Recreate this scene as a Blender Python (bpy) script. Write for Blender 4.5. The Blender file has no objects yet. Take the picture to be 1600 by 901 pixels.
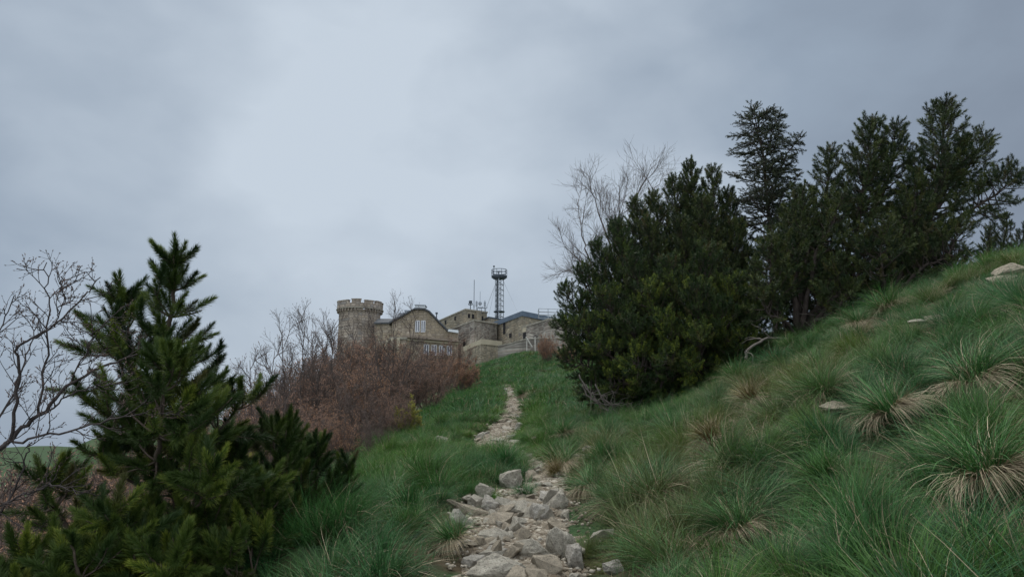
import bpy, bmesh, math, random
import numpy as np
from mathutils import Vector, noise as mnoise

# ------------------------------------------------------------------ camera
SC = bpy.context.scene
COL = SC.collection
PITCH = math.radians(11.0)
cam_d = bpy.data.cameras.new('camera')
cam_d.lens = 25.0
cam_d.sensor_width = 36.0
cam_d.clip_start = 0.05
cam_d.clip_end = 40000
cam = bpy.data.objects.new('camera', cam_d)
cam.location = (0, 0, 0)
cam.rotation_euler = (math.pi / 2 + PITCH, 0, 0)
COL.objects.link(cam)
SC.camera = cam
FPX = 1600 * 25 / 36.0

SUN_EL, SUN_AZ = math.radians(58), math.radians(-35)      # azimuth from +Y, minus = left
sun_d = bpy.data.lights.new('sun', 'SUN')
sun_d.energy = 1.5
sun_d.angle = math.radians(14)
sun_d.color = (1.0, 0.97, 0.92)
sun = bpy.data.objects.new('sun', sun_d)
sun.rotation_euler = Vector((math.sin(SUN_AZ) * math.cos(SUN_EL), math.cos(SUN_AZ) * math.cos(SUN_EL), math.sin(SUN_EL))).to_track_quat('Z', 'Y').to_euler()
COL.objects.link(sun)

SC.view_settings.view_transform = 'Standard'
SC.view_settings.look = 'None'
SC.view_settings.exposure = 0.0
SC.view_settings.gamma = 1.0
SC.render.engine = 'CYCLES'
SC.cycles.max_bounces = 5
SC.cycles.diffuse_bounces = 3
SC.cycles.glossy_bounces = 2
SC.cycles.transparent_max_bounces = 4


def W(px, py, Y):
    """world point at depth Y metres seen at photograph pixel (px, py)"""
    u = (px - 800) / FPX
    v = (450.5 - py) / FPX
    y = math.cos(PITCH) - v * math.sin(PITCH)
    z = math.sin(PITCH) + v * math.cos(PITCH)
    return np.array((u / y * Y, Y, z / y * Y))


# ------------------------------------------------------------------ world
world = bpy.data.worlds.new('World')
SC.world = world
world.use_nodes = True
nt = world.node_tree
nt.nodes.clear()
N, Lk = nt.nodes, nt.links
out = N.new('ShaderNodeOutputWorld')
sky = N.new('ShaderNodeTexSky')
sky.sky_type = 'NISHITA'
sky.sun_disc = False
sky.sun_elevation = SUN_EL
sky.sun_rotation = SUN_AZ
bg_sky = N.new('ShaderNodeBackground')
bg_sky.inputs['Strength'].default_value = 0.08
Lk.new(sky.outputs[0], bg_sky.inputs['Color'])
tc = N.new('ShaderNodeTexCoord')
sep = N.new('ShaderNodeSeparateXYZ')
Lk.new(tc.outputs['Generated'], sep.inputs[0])


def wmath(op, a, b=None, clamp=False):
    n = N.new('ShaderNodeMath')
    n.operation = op
    n.use_clamp = clamp
    for i, x in enumerate((a, b)):
        if x is None:
            continue
        if isinstance(x, (int, float)):
            n.inputs[i].default_value = x
        else:
            Lk.new(x, n.inputs[i])
    return n.outputs[0]


def wlobe(d, lo, hi):
    n = N.new('ShaderNodeVectorMath')
    n.operation = 'DOT_PRODUCT'
    d = Vector(d).normalized()
    n.inputs[1].default_value = d
    nn = N.new('ShaderNodeVectorMath')
    nn.operation = 'NORMALIZE'
    Lk.new(tc.outputs['Generated'], nn.inputs[0])
    Lk.new(nn.outputs[0], n.inputs[0])
    m = N.new('ShaderNodeMapRange')
    m.interpolation_type = 'SMOOTHERSTEP'
    m.inputs['From Min'].default_value = math.cos(math.radians(lo))
    m.inputs['From Max'].default_value = math.cos(math.radians(hi))
    Lk.new(n.outputs['Value'], m.inputs['Value'])
    return m.outputs[0]


def wnoise(scale, detail, stretch, dist=0.0, off=0.0):
    mp = N.new('ShaderNodeMapping')
    mp.inputs['Scale'].default_value = stretch
    mp.inputs['Location'].default_value = (off, off * 0.7, off * 1.3)
    mp.inputs['Rotation'].default_value = (0.15, 0.35, 0.1)
    Lk.new(tc.outputs['Generated'], mp.inputs[0])
    n = N.new('ShaderNodeTexNoise')
    n.inputs['Scale'].default_value = scale
    n.inputs['Detail'].default_value = detail
    n.inputs['Roughness'].default_value = 0.48
    n.inputs['Distortion'].default_value = dist
    Lk.new(mp.outputs[0], n.inputs['Vector'])
    return n.outputs['Fac']


lobe = wlobe(W(610, 250, 1), 46, 0)
lobe2 = wlobe(W(560, 240, 1), 16, 0)
lobe3 = wlobe(W(720, 420, 1), 30, 0)
n1 = wnoise(2.6, 4.0, (1.0, 1.0, 1.7), 0.3, 3.1)
n2 = wnoise(7.0, 5.0, (1.0, 1.0, 1.6), 0.2, 1.7)
f = wmath('MULTIPLY', lobe, 0.50)
f = wmath('ADD', f, wmath('MULTIPLY', lobe2, 0.14))
f = wmath('ADD', f, wmath('MULTIPLY', lobe3, 0.12))
f = wmath('ADD', f, wmath('MULTIPLY', wmath('SUBTRACT', n1, 0.5), 0.55))
f = wmath('ADD', f, wmath('MULTIPLY', wmath('SUBTRACT', n2, 0.5), 0.42))
f = wmath('ADD', f, 0.20, True)
ramp = N.new('ShaderNodeValToRGB')
cr = ramp.color_ramp
cr.elements[0].position = 0.0
cr.elements[0].color = (0.195, 0.234, 0.302, 1)
cr.elements[1].position = 1.0
cr.elements[1].color = (0.575, 0.652, 0.74, 1)
e = cr.elements.new(0.45)
e.color = (0.312, 0.382, 0.474, 1)
Lk.new(f, ramp.inputs['Fac'])
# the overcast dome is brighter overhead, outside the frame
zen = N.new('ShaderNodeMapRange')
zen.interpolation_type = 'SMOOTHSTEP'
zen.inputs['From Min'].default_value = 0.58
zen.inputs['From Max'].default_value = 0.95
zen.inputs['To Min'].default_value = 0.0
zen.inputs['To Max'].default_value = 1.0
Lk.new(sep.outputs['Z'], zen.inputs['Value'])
# added: brighter sky behind the camera, to light surfaces facing it
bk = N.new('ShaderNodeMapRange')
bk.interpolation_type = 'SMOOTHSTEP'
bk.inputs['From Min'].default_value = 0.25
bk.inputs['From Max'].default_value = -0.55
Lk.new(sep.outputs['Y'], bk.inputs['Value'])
thin = wmath('MAXIMUM', zen.outputs[0], wmath('MULTIPLY', bk.outputs[0], 0.55))  # weight of the added sky brightness, overhead and behind the camera
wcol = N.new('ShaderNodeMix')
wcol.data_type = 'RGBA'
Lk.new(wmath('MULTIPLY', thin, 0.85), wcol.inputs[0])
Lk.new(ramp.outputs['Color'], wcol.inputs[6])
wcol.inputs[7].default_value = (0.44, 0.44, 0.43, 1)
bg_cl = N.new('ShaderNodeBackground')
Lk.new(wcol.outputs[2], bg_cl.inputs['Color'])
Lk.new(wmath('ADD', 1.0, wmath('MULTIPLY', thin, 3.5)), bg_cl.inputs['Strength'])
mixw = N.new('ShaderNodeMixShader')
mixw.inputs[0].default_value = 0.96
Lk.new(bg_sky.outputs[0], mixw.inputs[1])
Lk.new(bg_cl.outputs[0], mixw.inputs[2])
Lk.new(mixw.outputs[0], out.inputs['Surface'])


# ------------------------------------------------------------------ material helpers
class Mat:
    def __init__(self, name, rough=0.85, spec=0.25):
        self.m = bpy.data.materials.new(name)
        self.m.use_nodes = True
        self.t = self.m.node_tree
        self.b = self.t.nodes['Principled BSDF']
        self.b.inputs['Roughness'].default_value = rough
        self.b.inputs['Specular IOR Level'].default_value = spec
        self._co = None

    def n(self, kind, **kw):
        n = self.t.nodes.new(kind)
        for k, v in kw.items():
            setattr(n, k, v)
        return n

    def link(self, a, b):
        self.t.links.new(a, b)

    def co(self, scale=(1, 1, 1), which='Object'):
        t = self.n('ShaderNodeTexCoord')
        mp = self.n('ShaderNodeMapping')
        mp.inputs['Scale'].default_value = scale
        self.link(t.outputs[which], mp.inputs[0])
        return mp.outputs[0]

    def noise(self, scale, detail=4, vec=None, rough=0.55, stretch=(1, 1, 1)):
        n = self.n('ShaderNodeTexNoise')
        n.inputs['Scale'].default_value = scale
        n.inputs['Detail'].default_value = detail
        n.inputs['Roughness'].default_value = rough
        self.link(vec if vec is not None else self.co(stretch), n.inputs['Vector'])
        return n.outputs['Fac']

    def voro(self, scale, vec=None, feature='F1', out_='Color', stretch=(1, 1, 1), rnd=1.0):
        n = self.n('ShaderNodeTexVoronoi', feature=feature)
        n.inputs['Scale'].default_value = scale
        n.inputs['Randomness'].default_value = rnd
        self.link(vec if vec is not None else self.co(stretch), n.inputs['Vector'])
        return n.outputs[out_]

    def ramp(self, fac, stops):
        r = self.n('ShaderNodeValToRGB')
        els = r.color_ramp.elements
        els[0].position, els[0].color = stops[0][0], (*stops[0][1], 1)
        els[1].position, els[1].color = stops[-1][0], (*stops[-1][1], 1)
        for p, c in stops[1:-1]:
            x = els.new(p)
            x.color = (*c, 1)
        self.link(fac, r.inputs['Fac'])
        return r.outputs['Color']

    def mix(self, fac, a, b, mode='MIX'):
        n = self.n('ShaderNodeMix', data_type='RGBA', blend_type=mode)
        for s, x in ((0, fac), (6, a), (7, b)):
            if isinstance(x, (int, float)):
                n.inputs[s].default_value = x
            elif isinstance(x, tuple):
                n.inputs[s].default_value = (*x, 1)
            else:
                self.link(x, n.inputs[s])
        return n.outputs[2]

    def math(self, op, a, b=0.0, clamp=False):
        n = self.n('ShaderNodeMath', operation=op, use_clamp=clamp)
        for i, x in enumerate((a, b)):
            if isinstance(x, (int, float)):
                n.inputs[i].default_value = x
            else:
                self.link(x, n.inputs[i])
        return n.outputs[0]

    def rng(self, v, a, b, c=0.0, d=1.0):
        n = self.n('ShaderNodeMapRange')
        for i, x in enumerate((a, b, c, d)):
            n.inputs[i + 1].default_value = x
        self.link(v, n.inputs[0])
        return n.outputs[0]

    def attr(self, name, kind='GEOMETRY'):
        return self.n('ShaderNodeAttribute', attribute_name=name, attribute_type=kind)

    def color(self, c):
        if isinstance(c, tuple):
            self.b.inputs['Base Color'].default_value = (*c, 1)
        else:
            self.link(c, self.b.inputs['Base Color'])
        return self

    def bump(self, h, dist, strength=0.6):
        n = self.n('ShaderNodeBump')
        n.inputs['Strength'].default_value = strength
        n.inputs['Distance'].default_value = dist
        self.link(h, n.inputs['Height'])
        self.link(n.outputs[0], self.b.inputs['Normal'])
        return self


def mat_plain(name, c, rough=0.7, var=0.25, scale=3.0, metal=0.0, bump=0.0):
    M = Mat(name, rough)
    M.b.inputs['Metallic'].default_value = metal
    f = M.noise(scale, 5)
    lo = tuple(x * (1 - var) for x in c)
    hi = tuple(min(1, x * (1 + var)) for x in c)
    M.color(M.ramp(f, [(0.3, lo), (0.7, hi)]))
    if bump:
        M.bump(M.noise(scale * 4, 4), bump)
    return M.m


def mat_needle(name, dark, light, tip, warm=(0.10, 0.075, 0.03)):
    M = Mat(name, 0.55, 0.3)
    a = M.attr('bc')
    s = M.n('ShaderNodeSeparateColor')
    M.link(a.outputs['Color'], s.inputs[0])
    base = M.mix(s.outputs[0], dark, light)
    base = M.mix(M.math('MULTIPLY', M.math('POWER', s.outputs[0], 3.0), M.rng(s.outputs[1], 0.3, 1.0)), base, tip)
    base = M.mix(M.rng(s.outputs[2], 0.93, 1.0, 0.0, 0.8), base, warm)
    M.color(base)
    return M.m


def mat_grass(name):
    M = Mat(name, 0.5, 0.22)
    a = M.attr('bc')
    s = M.n('ShaderNodeSeparateColor')
    M.link(a.outputs['Color'], s.inputs[0])
    ti = M.attr('tone', 'INSTANCER').outputs['Fac']
    di = M.attr('dead', 'INSTANCER').outputs['Fac']
    cool = M.mix(M.math('POWER', s.outputs[0], 1.6), (0.008, 0.044, 0.014), (0.074, 0.225, 0.080))
    warm = M.mix(s.outputs[0], (0.022, 0.070, 0.008), (0.125, 0.26, 0.034))
    g = M.mix(ti, cool, warm)
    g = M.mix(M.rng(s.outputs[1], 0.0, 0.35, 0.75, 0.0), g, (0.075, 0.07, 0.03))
    straw = M.mix(s.outputs[0], (0.17, 0.125, 0.075), (0.50, 0.40, 0.27))
    rust = M.mix(s.outputs[0], (0.11, 0.075, 0.022), (0.23, 0.17, 0.055))
    g = M.mix(M.math('MULTIPLY', di, 0.6), g, rust)
    g = M.mix(s.outputs[2], g, straw)
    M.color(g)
    tr = M.n('ShaderNodeBsdfTranslucent')
    M.link(g, tr.inputs['Color'])
    mx = M.n('ShaderNodeMixShader')
    mx.inputs[0].default_value = 0.25
    M.link(M.b.outputs[0], mx.inputs[1])
    M.link(tr.outputs[0], mx.inputs[2])
    o = M.t.nodes['Material Output']
    M.link(mx.outputs[0], o.inputs['Surface'])
    return M.m


def mat_rock(name, cols, scale=1.0, lichen=True):
    M = Mat(name, 0.9, 0.2)
    f = M.noise(3.0 * scale, 8, rough=0.65)
    c = M.ramp(f, [(0.25, cols[0]), (0.5, cols[1]), (0.75, cols[2])])
    c = M.mix(M.rng(M.noise(16 * scale, 5), 0.5, 0.7), c, tuple(x * 0.5 for x in cols[0]))
    if lichen:
        c = M.mix(M.rng(M.voro(11 * scale, out_='Distance'), 0.30, 0.16, 0.0, 0.65), c, (0.36, 0.35, 0.26))
    c = M.mix(M.rng(M.noise(60 * scale, 3), 0.35, 0.7, 0.0, 0.35), c, (0.5, 0.48, 0.42))
    M.color(c)
    M.bump(M.noise(22 * scale, 8, rough=0.7), 0.02 / scale, 0.9)
    return M.m


def mat_stone_wall(name, cols, mortar, sx=1.6, sz=2.6, rnd=0.8, rubble=True):
    M = Mat(name, 0.92, 0.15)
    # a wall-plane coordinate that works on any vertical face: along = x+y mix, height = z
    t = M.n('ShaderNodeTexCoord')
    s = M.n('ShaderNodeSeparateXYZ')
    M.link(t.outputs['Object'], s.inputs[0])
    al = M.math('ADD', s.outputs[0], M.math('MULTIPLY', s.outputs[1], 0.83))
    cb = M.n('ShaderNodeCombineXYZ')
    M.link(M.math('MULTIPLY', al, sx), cb.inputs[0])
    M.link(M.math('MULTIPLY', s.outputs[2], sz), cb.inputs[1])
    v = cb.outputs[0]
    if rubble:
        cell = M.voro(1.0, v, rnd=rnd)
        edge = M.voro(1.0, v, 'DISTANCE_TO_EDGE', 'Distance', rnd=rnd)
        sc = M.n('ShaderNodeSeparateColor')
        M.link(cell, sc.inputs[0])
        c = M.ramp(sc.outputs[0], [(0.0, cols[0]), (0.4, cols[1]), (0.7, cols[2]), (1.0, cols[3])])
        m = M.rng(edge, 0.03, 0.11, 1.0, 0.0)
        c = M.mix(m, c, mortar)
        M.bump(M.rng(edge, 0.0, 0.18), 0.08)
    else:
        b = M.n('ShaderNodeTexBrick')
        b.inputs['Color1'].default_value = (*cols[0], 1)
        b.inputs['Color2'].default_value = (*cols[2], 1)
        b.inputs['Mortar'].default_value = (*mortar, 1)
        b.inputs['Scale'].default_value = 1.0
        b.inputs['Mortar Size'].default_value = 0.03
        b.inputs['Brick Width'].default_value = 0.9
        b.inputs['Row Height'].default_value = 0.6
        M.link(v, b.inputs['Vector'])
        c = b.outputs[0]
    c = M.mix(M.rng(M.noise(0.35, 6, rough=0.6), 0.42, 0.68, 0.0, 0.7), c, tuple(x * 0.5 for x in cols[1]))
    c = M.mix(M.rng(M.noise(0.9, 6, stretch=(1, 1, 0.15)), 0.52, 0.72, 0.0, 0.6), c, tuple(x * 0.42 for x in mortar))
    M.color(c)
    return M.m


# ------------------------------------------------------------------ mesh helpers
def tag(o, label=None, cat=None, group=None, kind=None):
    if label:
        o['label'] = label
    if cat:
        o['category'] = cat
    if group:
        o['group'] = group
    if kind:
        o['kind'] = kind
    return o


def empty(name, loc, rz=0.0):
    o = bpy.data.objects.new(name, None)
    o.empty_display_size = 0.2
    o.location = tuple(float(x) for x in loc)
    o.rotation_euler = (0, 0, rz)
    COL.objects.link(o)
    return o


def mesh_np(name, V, T=None, Q=None, bc=None, smooth=False):
    V = np.asarray(V, dtype=np.float32)
    me = bpy.data.meshes.new(name)
    nT = 0 if T is None else len(T)
    nQ = 0 if Q is None else len(Q)
    me.vertices.add(len(V))
    me.vertices.foreach_set('co', V.ravel())
    me.loops.add(nT * 3 + nQ * 4)
    parts = []
    if nT:
        parts.append(np.asarray(T, dtype=np.int32).ravel())
    if nQ:
        parts.append(np.asarray(Q, dtype=np.int32).ravel())
    me.loops.foreach_set('vertex_index', np.concatenate(parts))
    me.polygons.add(nT + nQ)
    st = np.concatenate([np.arange(nT) * 3, nT * 3 + np.arange(nQ) * 4]).astype(np.int32)
    me.polygons.foreach_set('loop_start', st)
    if bc is not None:
        a = me.attributes.new('bc', 'FLOAT_COLOR', 'POINT')
        a.data.foreach_set('color', np.asarray(bc, dtype=np.float32).ravel())
    me.update(calc_edges=True)
    if smooth:
        me.polygons.foreach_set('use_smooth', np.ones(nT + nQ, dtype=bool))
    return me


def link_mesh(name, me, mat, parent=None, loc=(0, 0, 0)):
    o = bpy.data.objects.new(name, me)
    if mat is not None and len(me.materials) == 0:
        me.materials.append(mat)
    o.location = tuple(float(x) for x in loc)
    COL.objects.link(o)
    if parent is not None:
        o.parent = parent
    return o


class MB:
    """collects boxes, prisms, tubes into ONE mesh"""
    def __init__(self):
        self.v, self.f = [], []

    def add(self, vs, fs):
        k = len(self.v)
        self.v += [tuple(float(c) for c in p) for p in vs]
        self.f += [tuple(k + i for i in q) for q in fs]
        return self

    def prism(self, poly, ext):
        n = len(poly)
        a = [np.array(p, float) for p in poly]
        b = [p + np.array(ext, float) for p in a]
        fs = [tuple(range(n))[::-1], tuple(range(n, 2 * n))]
        fs += [(i, (i + 1) % n, n + (i + 1) % n, n + i) for i in range(n)]
        return self.add(a + b, fs)

    def box(self, c, s, rz=0.0):
        cx, cy, cz = c
        ca, sa = math.cos(rz), math.sin(rz)
        P = []
        for dz in (-.5, .5):
            for dx, dy in ((-.5, -.5), (.5, -.5), (.5, .5), (-.5, .5)):
                X, Y = dx * s[0], dy * s[1]
                P.append((cx + X * ca - Y * sa, cy + X * sa + Y * ca, cz + dz * s[2]))
        return self.add(P, [(3, 2, 1, 0), (4, 5, 6, 7), (0, 1, 5, 4), (1, 2, 6, 5), (2, 3, 7, 6), (3, 0, 4, 7)])

    def bar(self, a, b, r, sides=6):
        V, Q = tube(np.array([a, b], float), np.array([r, r]), sides)
        return self.add(V, [tuple(q) for q in Q] + [tuple(range(sides))[::-1], tuple(range(sides, 2 * sides))])

    def build(self, name, mat, parent=None, loc=(0, 0, 0)):
        me = bpy.data.meshes.new(name)
        me.from_pydata(self.v, [], self.f)
        bm = bmesh.new()
        bm.from_mesh(me)
        bmesh.ops.recalc_face_normals(bm, faces=bm.faces)
        bm.to_mesh(me)
        bm.free()
        return link_mesh(name, me, mat, parent, loc)


def tube(P, R, sides=4):
    P = np.asarray(P, float)
    n = len(P)
    d = np.empty_like(P)
    d[1:-1] = P[2:] - P[:-2]
    d[0] = P[1] - P[0]
    d[-1] = P[-1] - P[-2]
    d /= (np.linalg.norm(d, axis=1, keepdims=True) + 1e-9)
    ref = np.array((0, 0, 1.0)) if abs(d[0, 2]) < 0.9 else np.array((1.0, 0, 0))
    a = np.cross(d, ref)
    a /= (np.linalg.norm(a, axis=1, keepdims=True) + 1e-9)
    b = np.cross(d, a)
    th = np.arange(sides) * 2 * math.pi / sides
    V = P[:, None, :] + np.asarray(R)[:, None, None] * (np.cos(th)[None, :, None] * a[:, None, :] + np.sin(th)[None, :, None] * b[:, None, :])
    i = np.arange(n - 1)[:, None] * sides
    j = np.arange(sides)[None, :]
    Q = np.stack([i + j, i + (j + 1) % sides, i + sides + (j + 1) % sides, i + sides + j], -1).reshape(-1, 4)
    return V.reshape(-1, 3), Q


def tubes_mesh(name, items, smooth=True):
    """items: (pts, radii, sides)"""
    Vs, Qs, k = [], [], 0
    for P, R, s in items:
        V, Q = tube(P, R, s)
        Vs.append(V)
        Qs.append(Q + k)
        k += len(V)
    return mesh_np(name, np.concatenate(Vs), None, np.concatenate(Qs), None, smooth)


def unit(v):
    v = np.asarray(v, float)
    return v / (np.linalg.norm(v) + 1e-12)


def smoothpoly(pts, n):
    """Catmull-Rom through pts"""
    P = np.array(pts, float)
    if len(P) == 2:
        t = np.linspace(0, 1, n)[:, None]
        return P[0] * (1 - t) + P[1] * t
    P = np.vstack([2 * P[0] - P[1], P, 2 * P[-1] - P[-2]])
    m = len(P) - 3
    o = []
    for t in np.linspace(0, m - 1e-6, n):
        i = int(t)
        u = t - i
        a, b, c, d = P[i], P[i + 1], P[i + 2], P[i + 3]
        o.append(0.5 * ((2 * b) + (c - a) * u + (2 * a - 5 * b + 4 * c - d) * u * u + (3 * b - a - 3 * c + d) * u ** 3))
    return np.array(o)


# ------------------------------------------------------------------ terrain
PATH = [(815, 960, 3.2), (815, 901, 4.0), (806, 850, 4.75), (806, 812, 5.4), (822, 785, 6.0), (852, 762, 6.7), (848, 738, 7.9), (815, 716, 9.6),
        (768, 698, 11.5), (782, 676, 14.0), (795, 655, 17.0), (800, 636, 21.0), (796, 616, 26.5), (792, 603, 31)]
PATHW = [0.32, 0.31, 0.37, 0.41, 0.38, 0.22, 0.14, 0.09, 0.34, 0.32, 0.26, 0.24, 0.20, 0.12]     # half widths in metres
CP = [np.array((0, 0, -1.6)), np.array((0, -5, -2.5)), np.array((4, -4, -0.9)), np.array((-4, -4, -4.0)),
      np.array((2, 0, -0.95)), np.array((-2.2, 0, -2.4)), np.array((6, 0, 0.3)), np.array((12, 4, 2.6)), np.array((-6, 0, -4.2)),
      np.array((12, -6, 1.6)), np.array((-12, -6, -8.0))]
for p in PATH[1:]:
    CP.append(W(*p))
CP += [W(*p) for p in (
    # ridge towards the summit
    (800, 585, 45), (812, 566, 64), (822, 552, 86),
    (868, 552, 84), (768, 572, 62), (740, 612, 36), (700, 640, 22), (870, 585, 45), (880, 560, 62), (860, 620, 24),
    # left edge of the grass
    (450, 890, 4.0), (520, 800, 6.0), (565, 750, 9), (640, 668, 17), (600, 700, 13), (650, 800, 5.2), (650, 730, 9),
    (600, 900, 3.9), (700, 760, 7.0), (700, 850, 4.7),
    # right hillside
    (1600, 920, 2.5), (1600, 780, 3.3), (1600, 650, 4.5), (1600, 520, 6.3), (1600, 442, 8.2), (1600, 410, 9.8),
    (1450, 760, 3.9), (1450, 560, 6.8), (1450, 470, 9.8), (1300, 640, 5.8), (1300, 780, 4.2), (1300, 519, 11.0), (1300, 900, 3.0),
    (1160, 587, 12.0), (1160, 640, 7.9), (1100, 905, 3.45), (1100, 770, 5.0), (1050, 631, 13), (1080, 690, 7.6),
    (950, 655, 14), (950, 770, 6.2), (950, 715, 8.6), (910, 670, 12.5), (950, 895, 4.05), (895, 800, 5.5))]
CP += [np.array(p, float) for p in (
    # left slope falling away
    (-2.4, 3.4, -2.15), (-2.7, 4.6, -1.95), (-4.5, 4.5, -3.1), (-7, 7, -3.9), (-3.2, 7.5, -1.6), (-5, 10, -2.2), (-9, 12, -4.4), (-4.6, 15, -1.2),
    (-8, 18, -2.4), (-5.5, 24, -0.4), (-12, 26, -3.2), (-6, 38, 1.2), (-14, 40, -1.5), (-5, 58, 4.0), (-16, 60, 0.5), (-7, 84, 6.6),
    (-22, 84, 1.5), (-20, 12, -10), (-30, 40, -12), (-40, 80, -9), (-30, 118, 1.5), (-20, 108, 4.5), (-9, 100, 7.8), (2, 98, 9.9),
    (9, 98, 10.2), (16, 100, 10.6), (0, 112, 10.2), (12, 125, 10.5), (-10, 130, 9), (-35, 145, -1),
    # behind the right skyline
    (4.0, 16, 1.2), (7, 14.5, 2.25), (11, 12.5, 3.3), (16, 12, 4.2), (9, 20, 2.3), (16, 22, 3.6), (6, 26, 2.2), (14, 40, 4.2),
    (8, 50, 4.9), (20, 70, 7), (13, 82, 9.0), (30, 110, 10), (40, 40, 4), (40, 0, 8), (-40, -20, -24), (40, -40, 0), (0, -40, -9), (0, 170, 8), (-60, 170, -14), (60, 170, 6), (-70, 60, -25), (-70, 10, -28), (-100, 100, -32), (-62, 120, -16), (-90, -40, -42), (-55, 90, -12))]
CP = np.array(CP)


def warp(x, y):
    return np.stack([np.arcsinh(x / 4.0), np.arcsinh(y / 4.0)], -1)


def _k(r2):
    return 0.5 * r2 * np.log(r2 + 1e-9)


_U = warp(CP[:, 0], CP[:, 1])
_q = (CP[:, 2] + 1.6) / (np.hypot(CP[:, 0], CP[:, 1]) + 4.0)
_n = len(CP)
_A = np.zeros((_n + 3, _n + 3))
_A[:_n, :_n] = _k(((_U[:, None] - _U[None]) ** 2).sum(-1)) + np.eye(_n) * 0.004
_A[:_n, _n] = 1
_A[:_n, _n + 1:] = _U
_A[_n, :_n] = 1
_A[_n + 1:, :_n] = _U.T
_w = np.linalg.solve(_A, np.concatenate([_q, np.zeros(3)]))


def sstep(x, a, b):
    t = np.clip((x - a) / (b - a), 0, 1)
    return t * t * (3 - 2 * t)


_rg = np.random.default_rng(5)
_waves = [(_rg.uniform(-1, 1, 2), _rg.uniform(0, 6.28)) for _ in range(24)]


def lumps(x, y, wl):
    s = np.zeros_like(x)
    for k, (d, ph) in enumerate(_waves[:12]):
        dd = d / np.hypot(*d) * (2 * math.pi / (wl * (0.6 + 0.08 * k)))
        s = s + np.sin(x * dd[0] + y * dd[1] + ph + 0.8 * np.sin(y * dd[0] * 0.7 - x * dd[1] * 0.6 + k))
    return s / 4.0


_PP = smoothpoly([W(*p)[:2] for p in PATH], 220)
_PWI = np.interp(np.linspace(0, 1, 220), np.linspace(0, 1, len(PATHW)), PATHW)


def path_dist(x, y):
    """distance to path centre in half widths"""
    x = np.asarray(x, float).ravel()
    y = np.asarray(y, float).ravel()
    o = np.full(len(x), 99.0)
    near = (np.abs(x) < 4) & (y < 36) & (y > 1)
    idx = np.nonzero(near)[0]
    for c in range(0, len(idx), 20000):
        ii = idx[c:c + 20000]
        d = np.hypot(x[ii, None] - _PP[None, :, 0], y[ii, None] - _PP[None, :, 1])
        o[ii] = (d / _PWI[None]).min(1)
    return o


def height(x, y):
    x = np.asarray(x, float)
    y = np.asarray(y, float)
    sh = x.shape
    X, Y = x.ravel(), y.ravel()
    r = np.hypot(X, Y)
    z = np.empty(len(X))
    for c in range(0, len(X), 20000):
        u = warp(np.clip(X[c:c + 20000], -400, 400), np.clip(Y[c:c + 20000], -400, 400))
        k = _k(((u[:, None] - _U[None]) ** 2).sum(-1))
        q = k @ _w[:_n] + _w[_n] + u @ _w[_n + 1:]
        z[c:c + 20000] = q * (r[c:c + 20000] + 4) - 1.6
    rc = np.hypot(X, Y - 60)
    far = -26 - 0.10 * (rc - 110) + lumps(X, Y, 260) * 6
    far = far + lumps(X, Y, 45) * 1.2
    far = np.maximum(far, -330 + lumps(X, Y, 1500) * 25)
    # rounded green hill to the left
    far = far + 45 * np.exp(-(((X + 135) / 62) ** 2 + ((Y - 290) / 90) ** 2)) 
    b = sstep(rc, 105, 190)
    z = z * (1 - b) + far * b
    a = 0.06 * sstep(r, 1.5, 5) * (1 - 0.8 * np.exp(-np.minimum(path_dist(X, Y), 9) ** 2 / 2))
    z = z + a * lumps(X, Y, 0.75) + 0.10 * sstep(r, 14, 40) * lumps(X, Y, 5)
    return z.reshape(sh)


def hz(x, y):
    return float(height(np.array([x]), np.array([y]))[0])


def ground_mesh():
    nx, ny = 430, 480
    u = np.linspace(-np.arcsinh(9000 / 2.0), np.arcsinh(9000 / 2.0), nx)
    xs = 2.0 * np.sinh(u)
    v = np.linspace(-np.arcsinh(60 / 2.0), np.arcsinh(12000 / 2.0), ny)
    ys = 2.0 * np.sinh(v) + 2.0
    X, Y = np.meshgrid(xs, ys)
    Z = height(X, Y)
    V = np.stack([X, Y, Z], -1).reshape(-1, 3)
    i = np.arange(ny - 1)[:, None] * nx
    j = np.arange(nx - 1)[None, :]
    Q = np.stack([i + j, i + j + 1, i + nx + j + 1, i + nx + j], -1).reshape(-1, 4)
    return mesh_np('ground', V, None, Q, None, True)


def mat_ground():
    M = Mat('soil and turf', 0.95, 0.1)
    v = M.co((1, 1, 1))
    soil = M.ramp(M.noise(5, 8, v), [(0.3, (0.035, 0.027, 0.018)), (0.55, (0.075, 0.058, 0.036)), (0.75, (0.13, 0.105, 0.07))])
    turf = M.ramp(M.noise(3, 8, v), [(0.3, (0.022, 0.05, 0.022)), (0.7, (0.06, 0.105, 0.04))])
    near = M.mix(M.rng(M.noise(1.3, 6, v), 0.40, 0.58), soil, turf)
    hill = M.ramp(M.noise(0.05, 10, v, 0.65), [(0.35, (0.035, 0.062, 0.03)), (0.52, (0.05, 0.085, 0.038)), (0.7, (0.085, 0.09, 0.055))])
    hill = M.mix(M.rng(M.noise(0.35, 6, v), 0.56, 0.62, 0.0, 0.7), hill, (0.03, 0.05, 0.025))
    g = M.n('ShaderNodeNewGeometry')
    ln = M.n('ShaderNodeVectorMath', operation='LENGTH')
    M.link(g.outputs['Position'], ln.inputs[0])
    c = M.mix(M.rng(ln.outputs['Value'], 60, 150), near, hill)
    M.color(c)
    M.bump(M.noise(14, 8, v, 0.7), 0.05)
    return M.m


gm = ground_mesh()
tag(link_mesh('ground', gm, mat_ground()), kind='structure')


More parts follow.
